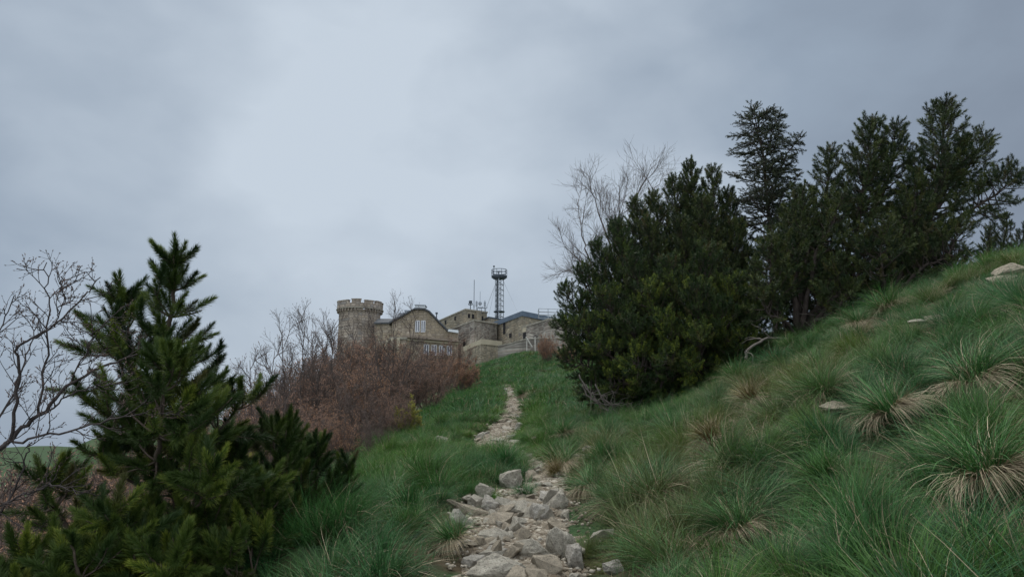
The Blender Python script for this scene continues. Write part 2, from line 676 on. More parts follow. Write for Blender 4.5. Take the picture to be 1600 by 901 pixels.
# the dirt path: a sheet lying on the ground, its edges sinking into the turf
def build_path():
    n = 460
    C = smoothpoly([W(*p)[:2] for p in PATH], n)
    hw = np.interp(np.linspace(0, 1, n), np.linspace(0, 1, len(PATHW)), PATHW)
    t = np.gradient(C, axis=0)
    t /= np.linalg.norm(t, axis=1, keepdims=True)
    nr = np.stack([t[:, 1], -t[:, 0]], -1)
    m = 28
    s = np.linspace(-1, 1, m)
    edge = 1 + 0.16 * np.sin(np.arange(n) * 0.21) + 0.10 * np.sin(np.arange(n) * 0.53 + 2)
    XY = C[:, None, :] + nr[:, None, :] * (s[None, :, None] * (hw * edge * 1.25)[:, None, None])
    X, Y = XY[..., 0], XY[..., 1]
    Z = height(X, Y)
    Z = Z + 0.035 - 0.075 * np.abs(s[None, :]) ** 3 + 0.008 * lumps(X, Y, 0.16)
    V = np.stack([X, Y, Z], -1).reshape(-1, 3)
    i = np.arange(n - 1)[:, None] * m
    j = np.arange(m - 1)[None, :]
    Q = np.stack([i + j, i + j + 1, i + m + j + 1, i + m + j], -1).reshape(-1, 4)
    M = Mat('path dirt', 0.95, 0.1)
    v = M.co((1, 1, 1))
    c = M.ramp(M.noise(6, 8, v, 0.65), [(0.3, (0.065, 0.050, 0.036)), (0.5, (0.135, 0.108, 0.078)), (0.72, (0.24, 0.205, 0.155))])
    peb = M.voro(38, v)
    sc = M.n('ShaderNodeSeparateColor')
    M.link(peb, sc.inputs[0])
    pc = M.ramp(sc.outputs[0], [(0.0, (0.11, 0.085, 0.062)), (0.5, (0.26, 0.225, 0.17)), (1.0, (0.46, 0.42, 0.345))])
    c = M.mix(M.rng(M.noise(9, 4, v), 0.38, 0.6), c, pc)
    M.color(c)
    M.bump(M.math('SUBTRACT', M.noise(20, 8, v, 0.7), M.voro(38, v, out_='Distance')), 0.02, 0.8)
    tag(link_mesh('path', mesh_np('path', V, None, Q, None, True), M.m), kind='structure')


build_path()

# ------------------------------------------------------------------ where the rocks lie (built further down)
ROCKS = [
    dict(px=735, py=796, Y=5.55, w=82, h=34, dep=0.14, m='t', label='long tan slab tilted down to the right at the left side of the path', rs=301, rot=0.25, tilt=0.1, roll=0.38, npts=12),
    dict(px=716, py=815, Y=5.3, w=50, h=44, dep=0.15, m='g', label='pale grey rock half under the long tan slab', rs=302, rot=0.3, tilt=0, roll=0.2),
    dict(px=757, py=769, Y=6.1, w=32, h=28, dep=0.14, m='p', label='rounded pale boulder at the upper left of the rock steps', rs=303, rot=0.5),
    dict(px=766, py=790, Y=5.8, w=30, h=34, dep=0.14, m='g', label='dark grey blocky rock just above the right end of the long slab', rs=304, rot=0.2),
    dict(px=743, py=786, Y=5.9, w=26, h=28, dep=0.12, m='p', label='small speckled rock wedged between the rounded boulder and the long slab', rs=305, rot=0.9),
    dict(px=768, py=806, Y=5.45, w=22, h=16, dep=0.1, m='p', label='small pale rock at the lower end of the long tan slab', rs=306, rot=0.9),
    dict(px=800, py=748, Y=6.9, w=48, h=34, dep=0.2, m='p', label='pale slab leaning up to the right at the top of the rock steps', rs=307, rot=-0.2, tilt=0.2, roll=-0.45, npts=13),
    dict(px=782, py=818, Y=5.25, w=20, h=27, dep=0.09, m='p', label='small upright speckled stone left of the pointed stone', rs=308, rot=0.4),
    dict(px=808, py=826, Y=5.1, w=32, h=38, dep=0.12, m='p', label='pointed pyramid shaped stone standing in the middle of the path', rs=309, rot=0.7, npts=9),
    dict(px=815, py=794, Y=5.75, w=46, h=24, dep=0.16, m='p', label='flat pale step stone left of the big bluish grey block', rs=310, rot=0.1),
    dict(px=845, py=803, Y=5.6, w=44, h=36, dep=0.18, m='g', label='bluish grey block forming a step across the path', rs=311, rot=0.3),
    dict(px=868, py=784, Y=5.95, w=40, h=38, dep=0.18, m='p', label='broken pale rock at the upper right of the step', rs=312, rot=-0.5),
    dict(px=838, py=758, Y=6.9, w=24, h=18, dep=0.14, m='p', label='pale stone in the dirt at the top of the rock steps', rs=313, rot=0.2),
    dict(px=884, py=805, Y=5.5, w=26, h=18, dep=0.13, m='p', label='pale rock at the right edge of the path, above the orange slab', rs=314, rot=0.6),
    dict(px=874, py=820, Y=5.25, w=34, h=24, dep=0.14, m='t', label='orange tinted slab at the right edge of the path', rs=315, rot=0.1, tilt=0.1, roll=0.2, npts=12),
    dict(px=832, py=862, Y=4.5, w=58, h=44, dep=0.16, m='p', label='large pale slab with a dark overhung underside in the middle of the path', rs=316, rot=-0.3, tilt=0.15, roll=0.35, npts=12),
    dict(px=876, py=853, Y=4.6, w=46, h=54, dep=0.16, m='p', label='large pale slab lying at the right side of the path', rs=317, rot=0.5, tilt=-0.3, roll=0.1),
    dict(px=902, py=872, Y=4.35, w=36, h=52, dep=0.16, m='g', label='upright grey rock under the grass at the right side of the path', rs=318, rot=0.2),
    dict(px=739, py=872, Y=4.35, w=36, h=42, dep=0.13, m='g', label='whitish blocky rock at the bottom left of the path', rs=319, rot=0.9, npts=12),
    dict(px=768, py=871, Y=4.4, w=44, h=22, dep=0.12, m='p', label='flat pale slab at the bottom of the path, right of the whitish block', rs=320, rot=0.1, tilt=0, roll=-0.1),
    dict(px=778, py=896, Y=4.0, w=92, h=50, dep=0.24, m='p', label='biggest speckled rock at the bottom edge of the picture', rs=321, rot=0.2),
    dict(px=802, py=868, Y=4.35, w=30, h=34, dep=0.1, m='t', label='tan shard leaning in front of the overhung slab', rs=322, rot=0.5, tilt=0.5, roll=0.5, npts=10),
    dict(px=748, py=850, Y=4.75, w=24, h=22, dep=0.1, m='t', label='brownish rock in the grass edge above the whitish block', rs=323, rot=0.2),
    dict(px=960, py=886, Y=4.0, w=30, h=26, dep=0.14, m='g', label='grey rock deep in the grass at the bottom, right of the path', rs=324, rot=0.4),
    dict(px=836, py=832, Y=5.0, w=20, h=12, dep=0.12, m='t', label='flat orange stone right of the pointed stone', rs=325, rot=0.1),
    dict(px=854, py=840, Y=4.85, w=18, h=10, dep=0.1, m='t', label='flat tan stone between the pointed stone and the right hand slab', rs=326, rot=0.8),
    dict(px=778, py=849, Y=4.75, w=22, h=14, dep=0.12, m='p', label='pale rock below the small upright speckled stone', rs=327, rot=0.1),
    dict(px=848, py=846, Y=4.75, w=22, h=14, dep=0.1, m='g', label='greyish stone touching the upper right of the overhung slab', rs=328, rot=0.1),
    dict(px=785, py=836, Y=4.95, w=20, h=14, dep=0.1, m='t', label='reddish tan stone at the left foot of the pointed stone', rs=329, rot=0.6),
    dict(px=787, py=658, Y=16.5, w=24, h=9, dep=0.3, m='t', label='flat stone lying across the distant part of the path', rs=330, rot=0.1),
    dict(px=793, py=668, Y=15.0, w=22, h=10, dep=0.35, m='p', label='flat pale slab on the distant path below the bend', rs=331, rot=0.4),
    dict(px=802, py=688, Y=12.4, w=26, h=10, dep=0.35, m='p', label='low pale slab at the right edge of the middle stretch of path', rs=332, rot=0.2),
    dict(px=778, py=690, Y=12.2, w=22, h=9, dep=0.3, m='p', label='low pale slab in the middle stretch of the dirt path', rs=333, rot=0.7),
    dict(px=810, py=663, Y=15.8, w=14, h=10, dep=0.25, m='g', label='small grey rock at the right edge of the distant path', rs=334, rot=0.7),
    dict(px=688, py=693, Y=12.0, w=22, h=12, dep=0.2, m='p', label='white rock in the short grass left of the path', rs=335, rot=0.3, sink=0),
    dict(px=596, py=738, Y=9.6, w=22, h=12, dep=0.2, m='g', label='rounded grey rock at the foot of the thicket', rs=336, rot=0.3, sink=0),
    dict(px=924, py=708, Y=9.0, w=26, h=16, dep=0.2, m='p', label='pale lichened rock in the grass on the right bank', rs=337, rot=0.3, sink=-0.2),
    dict(px=903, py=715, Y=9.0, w=14, h=8, dep=0.15, m='t', label='small tan stone beside the pale lichened rock on the right bank', rs=338, rot=0.3, sink=-0.2),
    dict(px=1312, py=640, Y=5.75, w=64, h=22, dep=0.24, m='t', label='sandy coloured rock showing through the grass on the right slope', rs=339, rot=0.2, tilt=0.2, roll=-0.1, sink=0.0),
    dict(px=1490, py=492, Y=9.0, w=70, h=16, dep=0.5, m='t', label='long pale yellow outcrop in the upper right slope', rs=340, rot=0.2, tilt=0.1, roll=-0.25, sink=-0.2),
    dict(px=1440, py=502, Y=9.1, w=26, h=12, dep=0.3, m='p', label='small pale rock left of the long yellow outcrop', rs=341, rot=0.2, tilt=0, roll=0, sink=-0.2),
    dict(px=1590, py=418, Y=8.7, w=60, h=26, dep=0.5, m='t', label='stony bank breaking the grass at the right edge', rs=342, rot=0.2, tilt=0.1, roll=-0.3, sink=0.0),
    dict(px=1578, py=448, Y=8.2, w=44, h=16, dep=0.4, m='t', label='crumbling tan rock just under the stony bank at the right edge', rs=343, rot=0.6, tilt=0.1, roll=-0.3, sink=0.0),
    dict(px=1230, py=520, Y=12.0, w=30, h=14, dep=0.3, m='g', label='mossy grey rock under the pine trunks', rs=344, rot=0.6, sink=0),
]


def ray_ground(px, py, y0=2.2, y1=40.0):
    """depth at which the view ray through (px, py) first meets the ground"""
    ys = np.geomspace(y0, y1, 500)
    d = W(px, py, 1.0)
    g = height(d[0] * ys, ys)
    k = np.nonzero(d[2] * ys < g)[0]
    return float(ys[k[0]]) if len(k) else None


for _r in ROCKS:
    if _r['rs'] >= 339:
        _r['w'] *= 0.8
        _r['h'] *= 0.75
        _r['sink'] = 0.45
    _y = ray_ground(_r['px'], _r['py'] + _r['h'] * 0.42)
    if _y is not None and abs(math.log(_y / _r['Y'])) < 0.45:
        _r['Y'] = _y

# ------------------------------------------------------------------ grass
RNG = np.random.default_rng(11)
M_GRASS = mat_grass('grass blades')


def tuft_mesh(name, nb, rad, L, th=(8, 70), segs=4, w=0.0035, dead=0.06, skirt=0, seed=0, droop=1.0, comb=False):
    r = np.random.default_rng(seed)
    n = nb + skirt
    nbun = 9
    bun = r.integers(0, nbun, n)
    baz0, bln, bth = r.uniform(0, 2 * math.pi, nbun), r.uniform(0.65, 1.15, nbun), r.normal(0, 0.22, nbun)
    az = baz0[bun] + r.normal(0, 0.55, n)
    br = rad * np.sqrt(r.uniform(0, 1, n))
    baz = az + r.normal(0, 0.7, n)
    th0 = np.radians(th[0] + (th[1] - th[0]) * r.beta(1.3, 1.6, n))
    th0 = np.abs(th0 + bth[bun])
    ln = L * r.uniform(0.55, 1.1, n) * bln[bun]
    kap = (r.uniform(0.25, 1.0, n) + np.abs(r.normal(0, 0.35, nbun))[bun]) * droop
    isd = (r.uniform(0, 1, n) < dead).astype(float)
    if skirt:
        th0[nb:] = np.radians(r.uniform(40, 85, skirt))
        ln[nb:] = L * r.uniform(0.40, 0.95, skirt) * bln[bun[nb:]] * (0.6 + 0.5 * np.sin(baz0[bun[nb:]] * 1.7) ** 2)
        kap[nb:] = r.uniform(1.1, 2.1, skirt)
        isd[nb:] = r.uniform(0.75, 1.0, skirt)
        br[nb:] = rad * r.uniform(0.6, 1.1, skirt)
        if comb:                      # old blades hang downhill in a few combed hanks
            hk = r.normal(math.atan2(-0.8, -0.45), 0.95, 7)
            az[nb:] = hk[r.integers(0, 7, skirt)] + r.normal(0, 0.22, skirt)
        baz[nb:] = az[nb:]
    P = np.stack([br * np.cos(baz), br * np.sin(baz), np.zeros(n) - 0.02], -1)
    if skirt > 100:
        P[:, 2] += 0.10
    out_ = np.stack([np.cos(az), np.sin(az), np.zeros(n)], -1)
    side = np.stack([-np.sin(az), np.cos(az), np.zeros(n)], -1)
    side = side + np.array((0, 0, 1.0)) * r.normal(0, 0.5, n)[:, None]
    side /= np.linalg.norm(side, axis=1, keepdims=True)
    rows = []
    for k in range(segs + 1):
        t = k / segs
        ww = w * r.uniform(0.8, 1.2, n) * (1 - t ** 1.6) + 0.0002
        rows.append(np.stack([P - side * ww[:, None] / 2, P + side * ww[:, None] / 2], 1))
        a = th0 + kap * (t + 0.5 / segs)
        P = P + (out_ * np.sin(a)[:, None] + np.array((0, 0, 1.0)) * np.cos(a)[:, None]) * (ln / segs)[:, None]
    V = np.stack(rows, 1)                                     # n, segs+1, 2, 3
    idx = np.arange(n)[:, None] * (segs + 1) * 2
    k = np.arange(segs)[None, :] * 2
    Q = np.stack([idx + k, idx + k + 1, idx + k + 3, idx + k + 2], -1).reshape(-1, 4)
    bc = np.ones((n, segs + 1, 2, 4))
    bc[..., 0] = r.uniform(0, 1, n)[:, None, None]
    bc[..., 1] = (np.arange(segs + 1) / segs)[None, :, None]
    bc[..., 2] = isd[:, None, None]
    me = mesh_np(name, V.reshape(-1, 3), None, Q, bc.reshape(-1, 4), False)
    me.materials.append(M_GRASS)
    return me


T_TUSS = [tuft_mesh('tussock_%d' % i, 620, 0.10, 0.42, seed=i, th=(2, 70), w=0.0036, droop=1.1) for i in range(6)]
T_SKIRT = [tuft_mesh('skirted_%d' % i, 420, 0.09, 0.42, seed=20 + i, th=(2, 62), skirt=260, dead=0.10, w=0.0038) for i in range(4)]
T_FILL = [tuft_mesh('filler_%d' % i, 120, 0.13, 0.17, seed=40 + i, th=(0, 80), dead=0.26) for i in range(3)]
T_DRY = [tuft_mesh('thatch_%d' % i, 150, 0.16, 0.24, seed=90 + i, th=(45, 95), dead=0.85, droop=0.8) for i in range(3)]
T_FAR = [tuft_mesh('far_%d' % i, 150, 0.30, 0.34, seed=60 + i, th=(0, 70), segs=2, w=0.014) for i in range(3)]
T_LAWN = [tuft_mesh('short_%d' % i, 120, 0.14, 0.13, seed=80 + i, th=(0, 45), segs=2, w=0.004) for i in range(2)]


def grass_zone(x, y):
    """1 where turf grows and may be seen"""
    lx = np.interp(y, [0, 3, 4, 6, 9, 13, 17, 22, 36, 62, 90], [-1.9, -1.75, -1.75, -1.9, -2.5, -2.9, -3.2, -2.9, -3.2, -3.6, -5.0])
    rx = np.interp(y, [0, 5, 9, 12, 14, 22, 36, 60, 90], [5, 7, 10.5, 12, 10, 6, 6, 8, 14])
    return (x > lx) & (x < rx)


def bare_patch(x, y):
    """soil outcrops on the slope"""
    o = np.zeros(len(x), bool)
    for px, py, Y, a, b in ((1310, 648, 5.75, 0.24, 0.18), (1480, 492, 9.2, 0.35, 0.2), (1600, 432, 8.6, 0.4, 0.35), (1390, 530, 8.6, .3, .2), (1240, 520, 12.0, 1.2, .5), (905, 712, 9.3, .2, .15)):
        p = W(px, py, Y)
        o |= (((x - p[0]) / a) ** 2 + ((y - p[1]) / b) ** 2) < 1
    return o


# big single tussocks: (px, py of the foot, size, kind, label)
TUSS = [
    (1535, 618, 1.25, 'straw', 'largest tussock on the right slope, green on top with a long drooping straw skirt'),
    (1405, 668, 1.05, 'straw', 'green tussock with a short straw skirt, left of and below the largest one'),
    (1555, 775, 1.0, 'straw', 'tussock with a thick combed straw skirt at the lower right edge'),
    (1285, 590, 1.0, 'straw', 'tussock with a pale dry skirt just above the sandy rock on the slope'),
    (1180, 640, 0.9, 'rust', 'brownish tussock halfway between the pine dome and the sandy rock'),
    (1120, 700, 0.9, 'rust', 'rusty brown tussock low on the slope left of the sandy rock'),
    (1160, 850, 0.75, 'straw', 'tussock with straw showing at the bottom centre right'),
    (884, 742, 1.15, 'straw', 'tall tussock with brown hanging straw on the right bank above the rock steps'),
    (930, 775, 0.9, 'straw', 'tussock with tan dead blades right of the dirt gap'),
    (716, 862, 0.72, 'straw', 'tussock with a matted brown base beside the whitish blocky rock'),
    (822, 778, 0.55, 'green', 'small dark green tussock growing between the rocks of the path'),
    (872, 748, 0.6, 'rust', 'small dry yellowish tussock hanging over the dirt at the top of the rock steps'),
    (775, 792, 0.4, 'fresh', 'small bright green tuft among the boulders left of the path'),
    (820, 622, 1.3, 'straw', 'dry pale tussock standing at the far top end of the path'),
    (1010, 880, 0.8, 'green', 'green tussock arching over the bottom right side of the path'),
    (788, 738, 1.0, 'green', 'green tussock hiding the bend of the path above the boulders'),
    (752, 742, 0.9, 'green', 'green tussock left of the one hiding the bend of the path'),
    (640, 800, 0.95, 'green', 'dense green tussock left of the long tan slab'),
    (1345, 520, 1.1, 'straw', 'tussock with dry base on the upper slope below the right pines'),
]


def near_rock(x, y, tuss=True):
    o = ((x + 0.22) / 0.30) ** 2 + ((y - 5.45) / 0.55) ** 2 < 1
    for (px, py, s_, kind, _l) in (TUSS if tuss else []):
        if kind == 'green':
            continue
        yy = ray_ground(px, py)
        c = W(px, py, yy)
        o |= (((x - c[0] + 0.06) / (0.30 * s_)) ** 2 + ((y - yy + 0.26 * s_) / (0.42 * s_ + 0.015 * yy)) ** 2) < 1
    for r in ROCKS:
        c = W(r['px'], r['py'], r['Y'])
        hw = r['w'] * r['Y'] / FPX * 0.5
        if r['rs'] >= 337:
            hw *= 0.55
        o |= (np.abs(x - c[0]) < hw * 1.1 + 0.02) & (y < r['Y'] + r['dep'] * 0.8) & (y > r['Y'] - 0.28 - 0.012 * r['Y'])
    return o


def scatter(spacing, y0, y1, r0, r1, jitter=0.45, tuss=True):
    xs = np.arange(-6, 15, spacing)
    ys = np.arange(y0, y1, spacing)
    X, Y = np.meshgrid(xs, ys)
    X = X + RNG.uniform(-jitter, jitter, X.shape) * spacing
    Y = Y + RNG.uniform(-jitter, jitter, X.shape) * spacing
    X, Y = X.ravel(), Y.ravel()
    r = np.hypot(X, Y)
    k = (r > r0) & (r < r1) & grass_zone(X, Y)
    k &= np.abs(X) < (0.80 * Y + 1.2)
    X, Y = X[k], Y[k]
    k = (path_dist(X, Y) > 1.05) & ~bare_patch(X, Y) & ~near_rock(X, Y, tuss)
    return X[k], Y[k]


def grass_object(name, sets, label_kind='stuff'):
    """sets: (meshes, x, y, scale, tone, dead). One points mesh, instanced tufts."""
    coll = bpy.data.collections.new(name + ' tufts')
    P, R, S, T, D, I = [], [], [], [], [], []
    base = 0
    meshes = []
    for ms, x, y, sc, tone, dead, lean in sets:
        n = len(x)
        z = height(x, y)
        e = 0.15
        gx = (height(x + e, y) - height(x - e, y)) / (2 * e)
        gy = (height(x, y + e) - height(x, y - e)) / (2 * e)
        P.append(np.stack([x, y, z - 0.01], -1))
        spin = RNG.uniform(0, 2 * math.pi, n)
        # tilt: partly with the slope, partly blown to the left
        ly = -np.arctan(gx) * 0.55 - lean * RNG.uniform(0.5, 1.5, n)
        lx = np.arctan(gy) * 0.3 + RNG.normal(0, 0.08, n)
        from mathutils import Matrix
        eul = np.empty((n, 3))
        for i in range(n):
            m = Matrix.Rotation(ly[i], 3, 'Y') @ Matrix.Rotation(lx[i], 3, 'X') @ Matrix.Rotation(spin[i], 3, 'Z')
            eul[i] = m.to_euler()
        R.append(eul)
        S.append(sc)
        T.append(tone)
        D.append(dead)
        I.append(RNG.integers(0, len(ms), n) + base)
        base += len(ms)
        meshes += ms
    for i, me in enumerate(meshes):
        o = bpy.data.objects.new('%03d' % i, me)
        coll.objects.link(o)
    P = np.concatenate(P).astype(np.float32)
    me = bpy.data.meshes.new(name)
    me.vertices.add(len(P))
    me.vertices.foreach_set('co', P.ravel())

    def at(nm, kind, arr, key='value'):
        a = me.attributes.new(nm, kind, 'POINT')
        a.data.foreach_set(key, np.ascontiguousarray(arr).ravel())
    at('rot', 'FLOAT_VECTOR', np.concatenate(R).astype(np.float32), 'vector')
    at('scl', 'FLOAT', np.concatenate(S).astype(np.float32))
    at('tone', 'FLOAT', np.concatenate(T).astype(np.float32))
    at('dead', 'FLOAT', np.concatenate(D).astype(np.float32))
    at('idx', 'INT', np.concatenate(I).astype(np.int32))
    o = bpy.data.objects.new(name, me)
    COL.objects.link(o)
    g = bpy.data.node_groups.new(name, 'GeometryNodeTree')
    g.interface.new_socket('Geometry', in_out='INPUT', socket_type='NodeSocketGeometry')
    g.interface.new_socket('Geometry', in_out='OUTPUT', socket_type='NodeSocketGeometry')
    gi = g.nodes.new('NodeGroupInput')
    go = g.nodes.new('NodeGroupOutput')
    inst = g.nodes.new('GeometryNodeInstanceOnPoints')
    ci = g.nodes.new('GeometryNodeCollectionInfo')
    ci.inputs['Collection'].default_value = coll
    ci.inputs['Separate Children'].default_value = True
    ci.inputs['Reset Children'].default_value = True
    inst.inputs['Pick Instance'].default_value = True

    def na(nm, t):
        a = g.nodes.new('GeometryNodeInputNamedAttribute')
        a.data_type = t
        a.inputs['Name'].default_value = nm
        return a.outputs['Attribute']
    er = g.nodes.new('FunctionNodeEulerToRotation')
    L = g.links.new
    L(na('rot', 'FLOAT_VECTOR'), er.inputs[0])
    L(gi.outputs[0], inst.inputs['Points'])
    L(ci.outputs[0], inst.inputs['Instance'])
    L(na('idx', 'INT'), inst.inputs['Instance Index'])
    L(er.outputs[0], inst.inputs['Rotation'])
    L(na('scl', 'FLOAT'), inst.inputs['Scale'])
    L(inst.outputs[0], go.inputs[0])
    md = o.modifiers.new('tufts', 'NODES')
    md.node_group = g
    me.materials.append(M_GRASS)
    tag(o, kind='stuff')
    return o


def tone_of(x, y):
    t = 0.25 + 0.28 * lumps(x + 3, y, 2.6) + RNG.normal(0, 0.2, len(x))
    # fresh yellow-green beside the path
    pd = path_dist(x, y)
    t += 0.55 * np.exp(-((pd - 1.6) / 1.2) ** 2) * ((y > 8) & (y < 30))
    t += 0.35 * np.exp(-(((x + 1.6) / 0.9) ** 2 + ((y - 9.5) / 3.0) ** 2))
    return np.clip(t, 0, 1)


def dead_of(x, y):
    d = lumps(x * 1.1 + 9, y * 0.9 + 4, 2.1)
    d = np.clip((d - 0.65) * 1.4, 0, 0.6) * (x > 0.4)
    for px, py, Y, a in ((1190, 640, 7.2, .8), (1120, 680, 6.2, .7), (960, 750, 6.6, .5), (1250, 600, 8.5, .8), (940, 700, 9.0, .6), (1000, 850, 4.2, .35), (1060, 800, 4.8, .35)):
        p = W(px, py, Y)
        d = np.maximum(d, np.exp(-((x - p[0]) ** 2 + (y - p[1]) ** 2) / a ** 2) * 0.9)
    return np.clip(d + np.abs(RNG.normal(0, 0.07, len(x))), 0, 1)


gsets = []


def gs(meshes, xy, s0, s1, lean=0.3, keep=None):
    x, y = xy
    if keep is not None:
        k = keep(x, y)
        x, y = x[k], y[k]
    n = len(x)
    pd = path_dist(x, y)
    s = RNG.uniform(s0, s1, n) * (1 + 0.22 * lumps(x, y, 1.5))
    s = s * np.clip(0.45 + 0.45 * (pd - 1), 0.45, 1.0)
    gsets.append((meshes, x, y, s, tone_of(x, y), dead_of(x, y), lean))


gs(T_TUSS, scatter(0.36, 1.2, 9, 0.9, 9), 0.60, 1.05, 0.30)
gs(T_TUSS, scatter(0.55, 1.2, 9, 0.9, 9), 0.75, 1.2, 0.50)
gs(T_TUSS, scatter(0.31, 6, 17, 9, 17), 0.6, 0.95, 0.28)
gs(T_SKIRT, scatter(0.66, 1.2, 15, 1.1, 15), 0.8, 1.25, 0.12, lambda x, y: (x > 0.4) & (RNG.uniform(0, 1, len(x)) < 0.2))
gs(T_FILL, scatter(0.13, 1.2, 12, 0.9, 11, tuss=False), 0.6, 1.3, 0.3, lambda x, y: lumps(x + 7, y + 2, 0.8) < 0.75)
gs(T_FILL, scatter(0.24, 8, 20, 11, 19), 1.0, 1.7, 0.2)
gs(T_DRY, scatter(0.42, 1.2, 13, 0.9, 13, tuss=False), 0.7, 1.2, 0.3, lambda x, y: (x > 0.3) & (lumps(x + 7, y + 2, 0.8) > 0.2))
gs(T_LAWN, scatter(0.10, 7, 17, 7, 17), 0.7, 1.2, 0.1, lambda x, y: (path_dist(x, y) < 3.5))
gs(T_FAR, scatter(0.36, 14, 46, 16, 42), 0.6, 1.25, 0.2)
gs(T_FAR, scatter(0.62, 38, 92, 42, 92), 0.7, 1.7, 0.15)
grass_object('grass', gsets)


def mat_single(name, kind):
    M = Mat(name, 0.5, 0.22)
    a = M.attr('bc')
    s = M.n('ShaderNodeSeparateColor')
    M.link(a.outputs['Color'], s.inputs[0])
    lo, hi = {'straw': ((0.014, 0.058, 0.014), (0.085, 0.22, 0.055)), 'rust': ((0.07, 0.06, 0.016), (0.20, 0.17, 0.05)),
              'green': ((0.012, 0.058, 0.016), (0.075, 0.24, 0.07)), 'fresh': ((0.03, 0.10, 0.012), (0.13, 0.30, 0.04))}[kind]
    g = M.mix(s.outputs[0], lo, hi)
    g = M.mix(s.outputs[2], g, M.mix(s.outputs[0], (0.19, 0.14, 0.085), (0.56, 0.45, 0.31)))
    M.color(g)
    return M.m


for knd in ('straw', 'rust', 'green', 'fresh'):
    _mat = mat_single(knd + ' tussock', knd)
    for _i, (px, py, sc_, kind, lab) in enumerate(TUSS):
        if kind != knd:
            continue
        me = tuft_mesh('grass_tussock', 620, 0.10, 0.46, seed=500 + _i, th=(2, 55), skirt={'straw': 520, 'rust': 160, 'green': 60, 'fresh': 0}[kind], dead={'straw': 0.12, 'rust': 0.3}.get(kind, 0.04), w=0.0038, droop=1.1, comb=True)
        me.materials.clear()
        me.materials.append(_mat)
        yy = ray_ground(px, py)
        c = W(px, py, yy)
        o = link_mesh('grass_tussock', me, None, None, (c[0], yy, hz(c[0], yy) + 0.02))
        o.rotation_euler = (-0.08 + RNG.normal(0, 0.1), -0.40 + RNG.normal(0, 0.12), 0)
        o.scale = (sc_ * 0.85,) * 3
        tag(o, lab, 'grass tussock')
print('GRASS instances', sum(len(s[1]) for s in gsets))

# ------------------------------------------------------------------ conifers
def shoot_template(seed, n=90, nl=0.34, w=0.016, a0=30, a1=65, tipt=True):
    """bottle-brush of needles round a unit-length shoot along +Z"""
    r = np.random.default_rng(seed)
    t = r.uniform(0.0, 1.0, n)
    az = r.uniform(0, 2 * math.pi, n)
    an = np.radians(a1 + (a0 - a1) * t + r.normal(0, 8, n))
    ln = nl * r.uniform(0.75, 1.15, n) * (1 - 0.25 * t)
    d = np.stack([np.cos(az) * np.sin(an), np.sin(az) * np.sin(an), np.cos(an)], -1)
    b = np.stack([np.zeros(n), np.zeros(n), t], -1)
    s = np.cross(d, r.normal(0, 1, (n, 3)))
    s /= np.linalg.norm(s, axis=1, keepdims=True)
    V = np.stack([b - s * w / 2, b + s * w / 2, b + d * ln[:, None] * 0.6 + s * w * 0.42, b + d * ln[:, None], b + d * ln[:, None] * 0.6 - s * w * 0.42], 1)
    V = V.reshape(-1, 3)
    i = np.arange(n) * 5
    T = np.stack([i + 4, i + 2, i + 3], -1)
    Q = np.stack([i, i + 1, i + 2, i + 4], -1)
    g = np.stack([np.zeros(n), np.zeros(n), np.full(n, .6), np.ones(n), np.full(n, .6)], 1).reshape(-1)
    return V, T, Q, g


def frames(D, rng):
    D = D / np.linalg.norm(D, axis=1, keepdims=True)
    ref = rng.normal(0, 1, D.shape)
    A = np.cross(D, ref)
    A /= np.linalg.norm(A, axis=1, keepdims=True)
    B = np.cross(D, A)
    return np.stack([A, B, D], -1)            # columns


def shoots_mesh(name, pos, dirs, lens, tmpls, rng, tone=None):
    pos, dirs, lens = np.array(pos), np.array(dirs), np.array(lens)
    R = frames(dirs, rng)
    which = rng.integers(0, len(tmpls), len(pos))
    tn = rng.uniform(0, 1, len(pos)) if tone is None else np.array(tone)
    Vs, Ts, Qs, Cs, k = [], [], [], [], 0
    for w_, (V, T, Q, g) in enumerate(tmpls):
        m = np.nonzero(which == w_)[0]
        if not len(m):
            continue
        VV = np.einsum('nij,vj->nvi', R[m], V) * lens[m, None, None] + pos[m, None, :]
        off = (np.arange(len(m)) * len(V))[:, None, None] + k
        Vs.append(VV.reshape(-1, 3))
        Ts.append((T[None] + off).reshape(-1, 3))
        Qs.append((Q[None] + off).reshape(-1, 4))
        bc = np.ones((len(m), len(V), 4))
        bc[..., 0] = tn[m, None]
        bc[..., 1] = g[None]
        bc[..., 2] = rng.uniform(0, 1, len(m))[:, None]
        Cs.append(bc.reshape(-1, 4))
        k += VV.shape[0] * VV.shape[1]
    return mesh_np(name, np.concatenate(Vs), np.concatenate(Ts), np.concatenate(Qs), np.concatenate(Cs))


UP = np.array((0, 0, 1.0))


def curve_branch(p, d, L, n, up, rng, wob=0.08):
    """n points from p; direction d turns towards up by `up` over its length"""
    P = [np.array(p)]
    d = unit(d)
    for k in range(n - 1):
        d = unit(d + UP * up / (n - 1) + rng.normal(0, wob, 3))
        P.append(P[-1] + d * L / (n - 1))
    return np.array(P), d


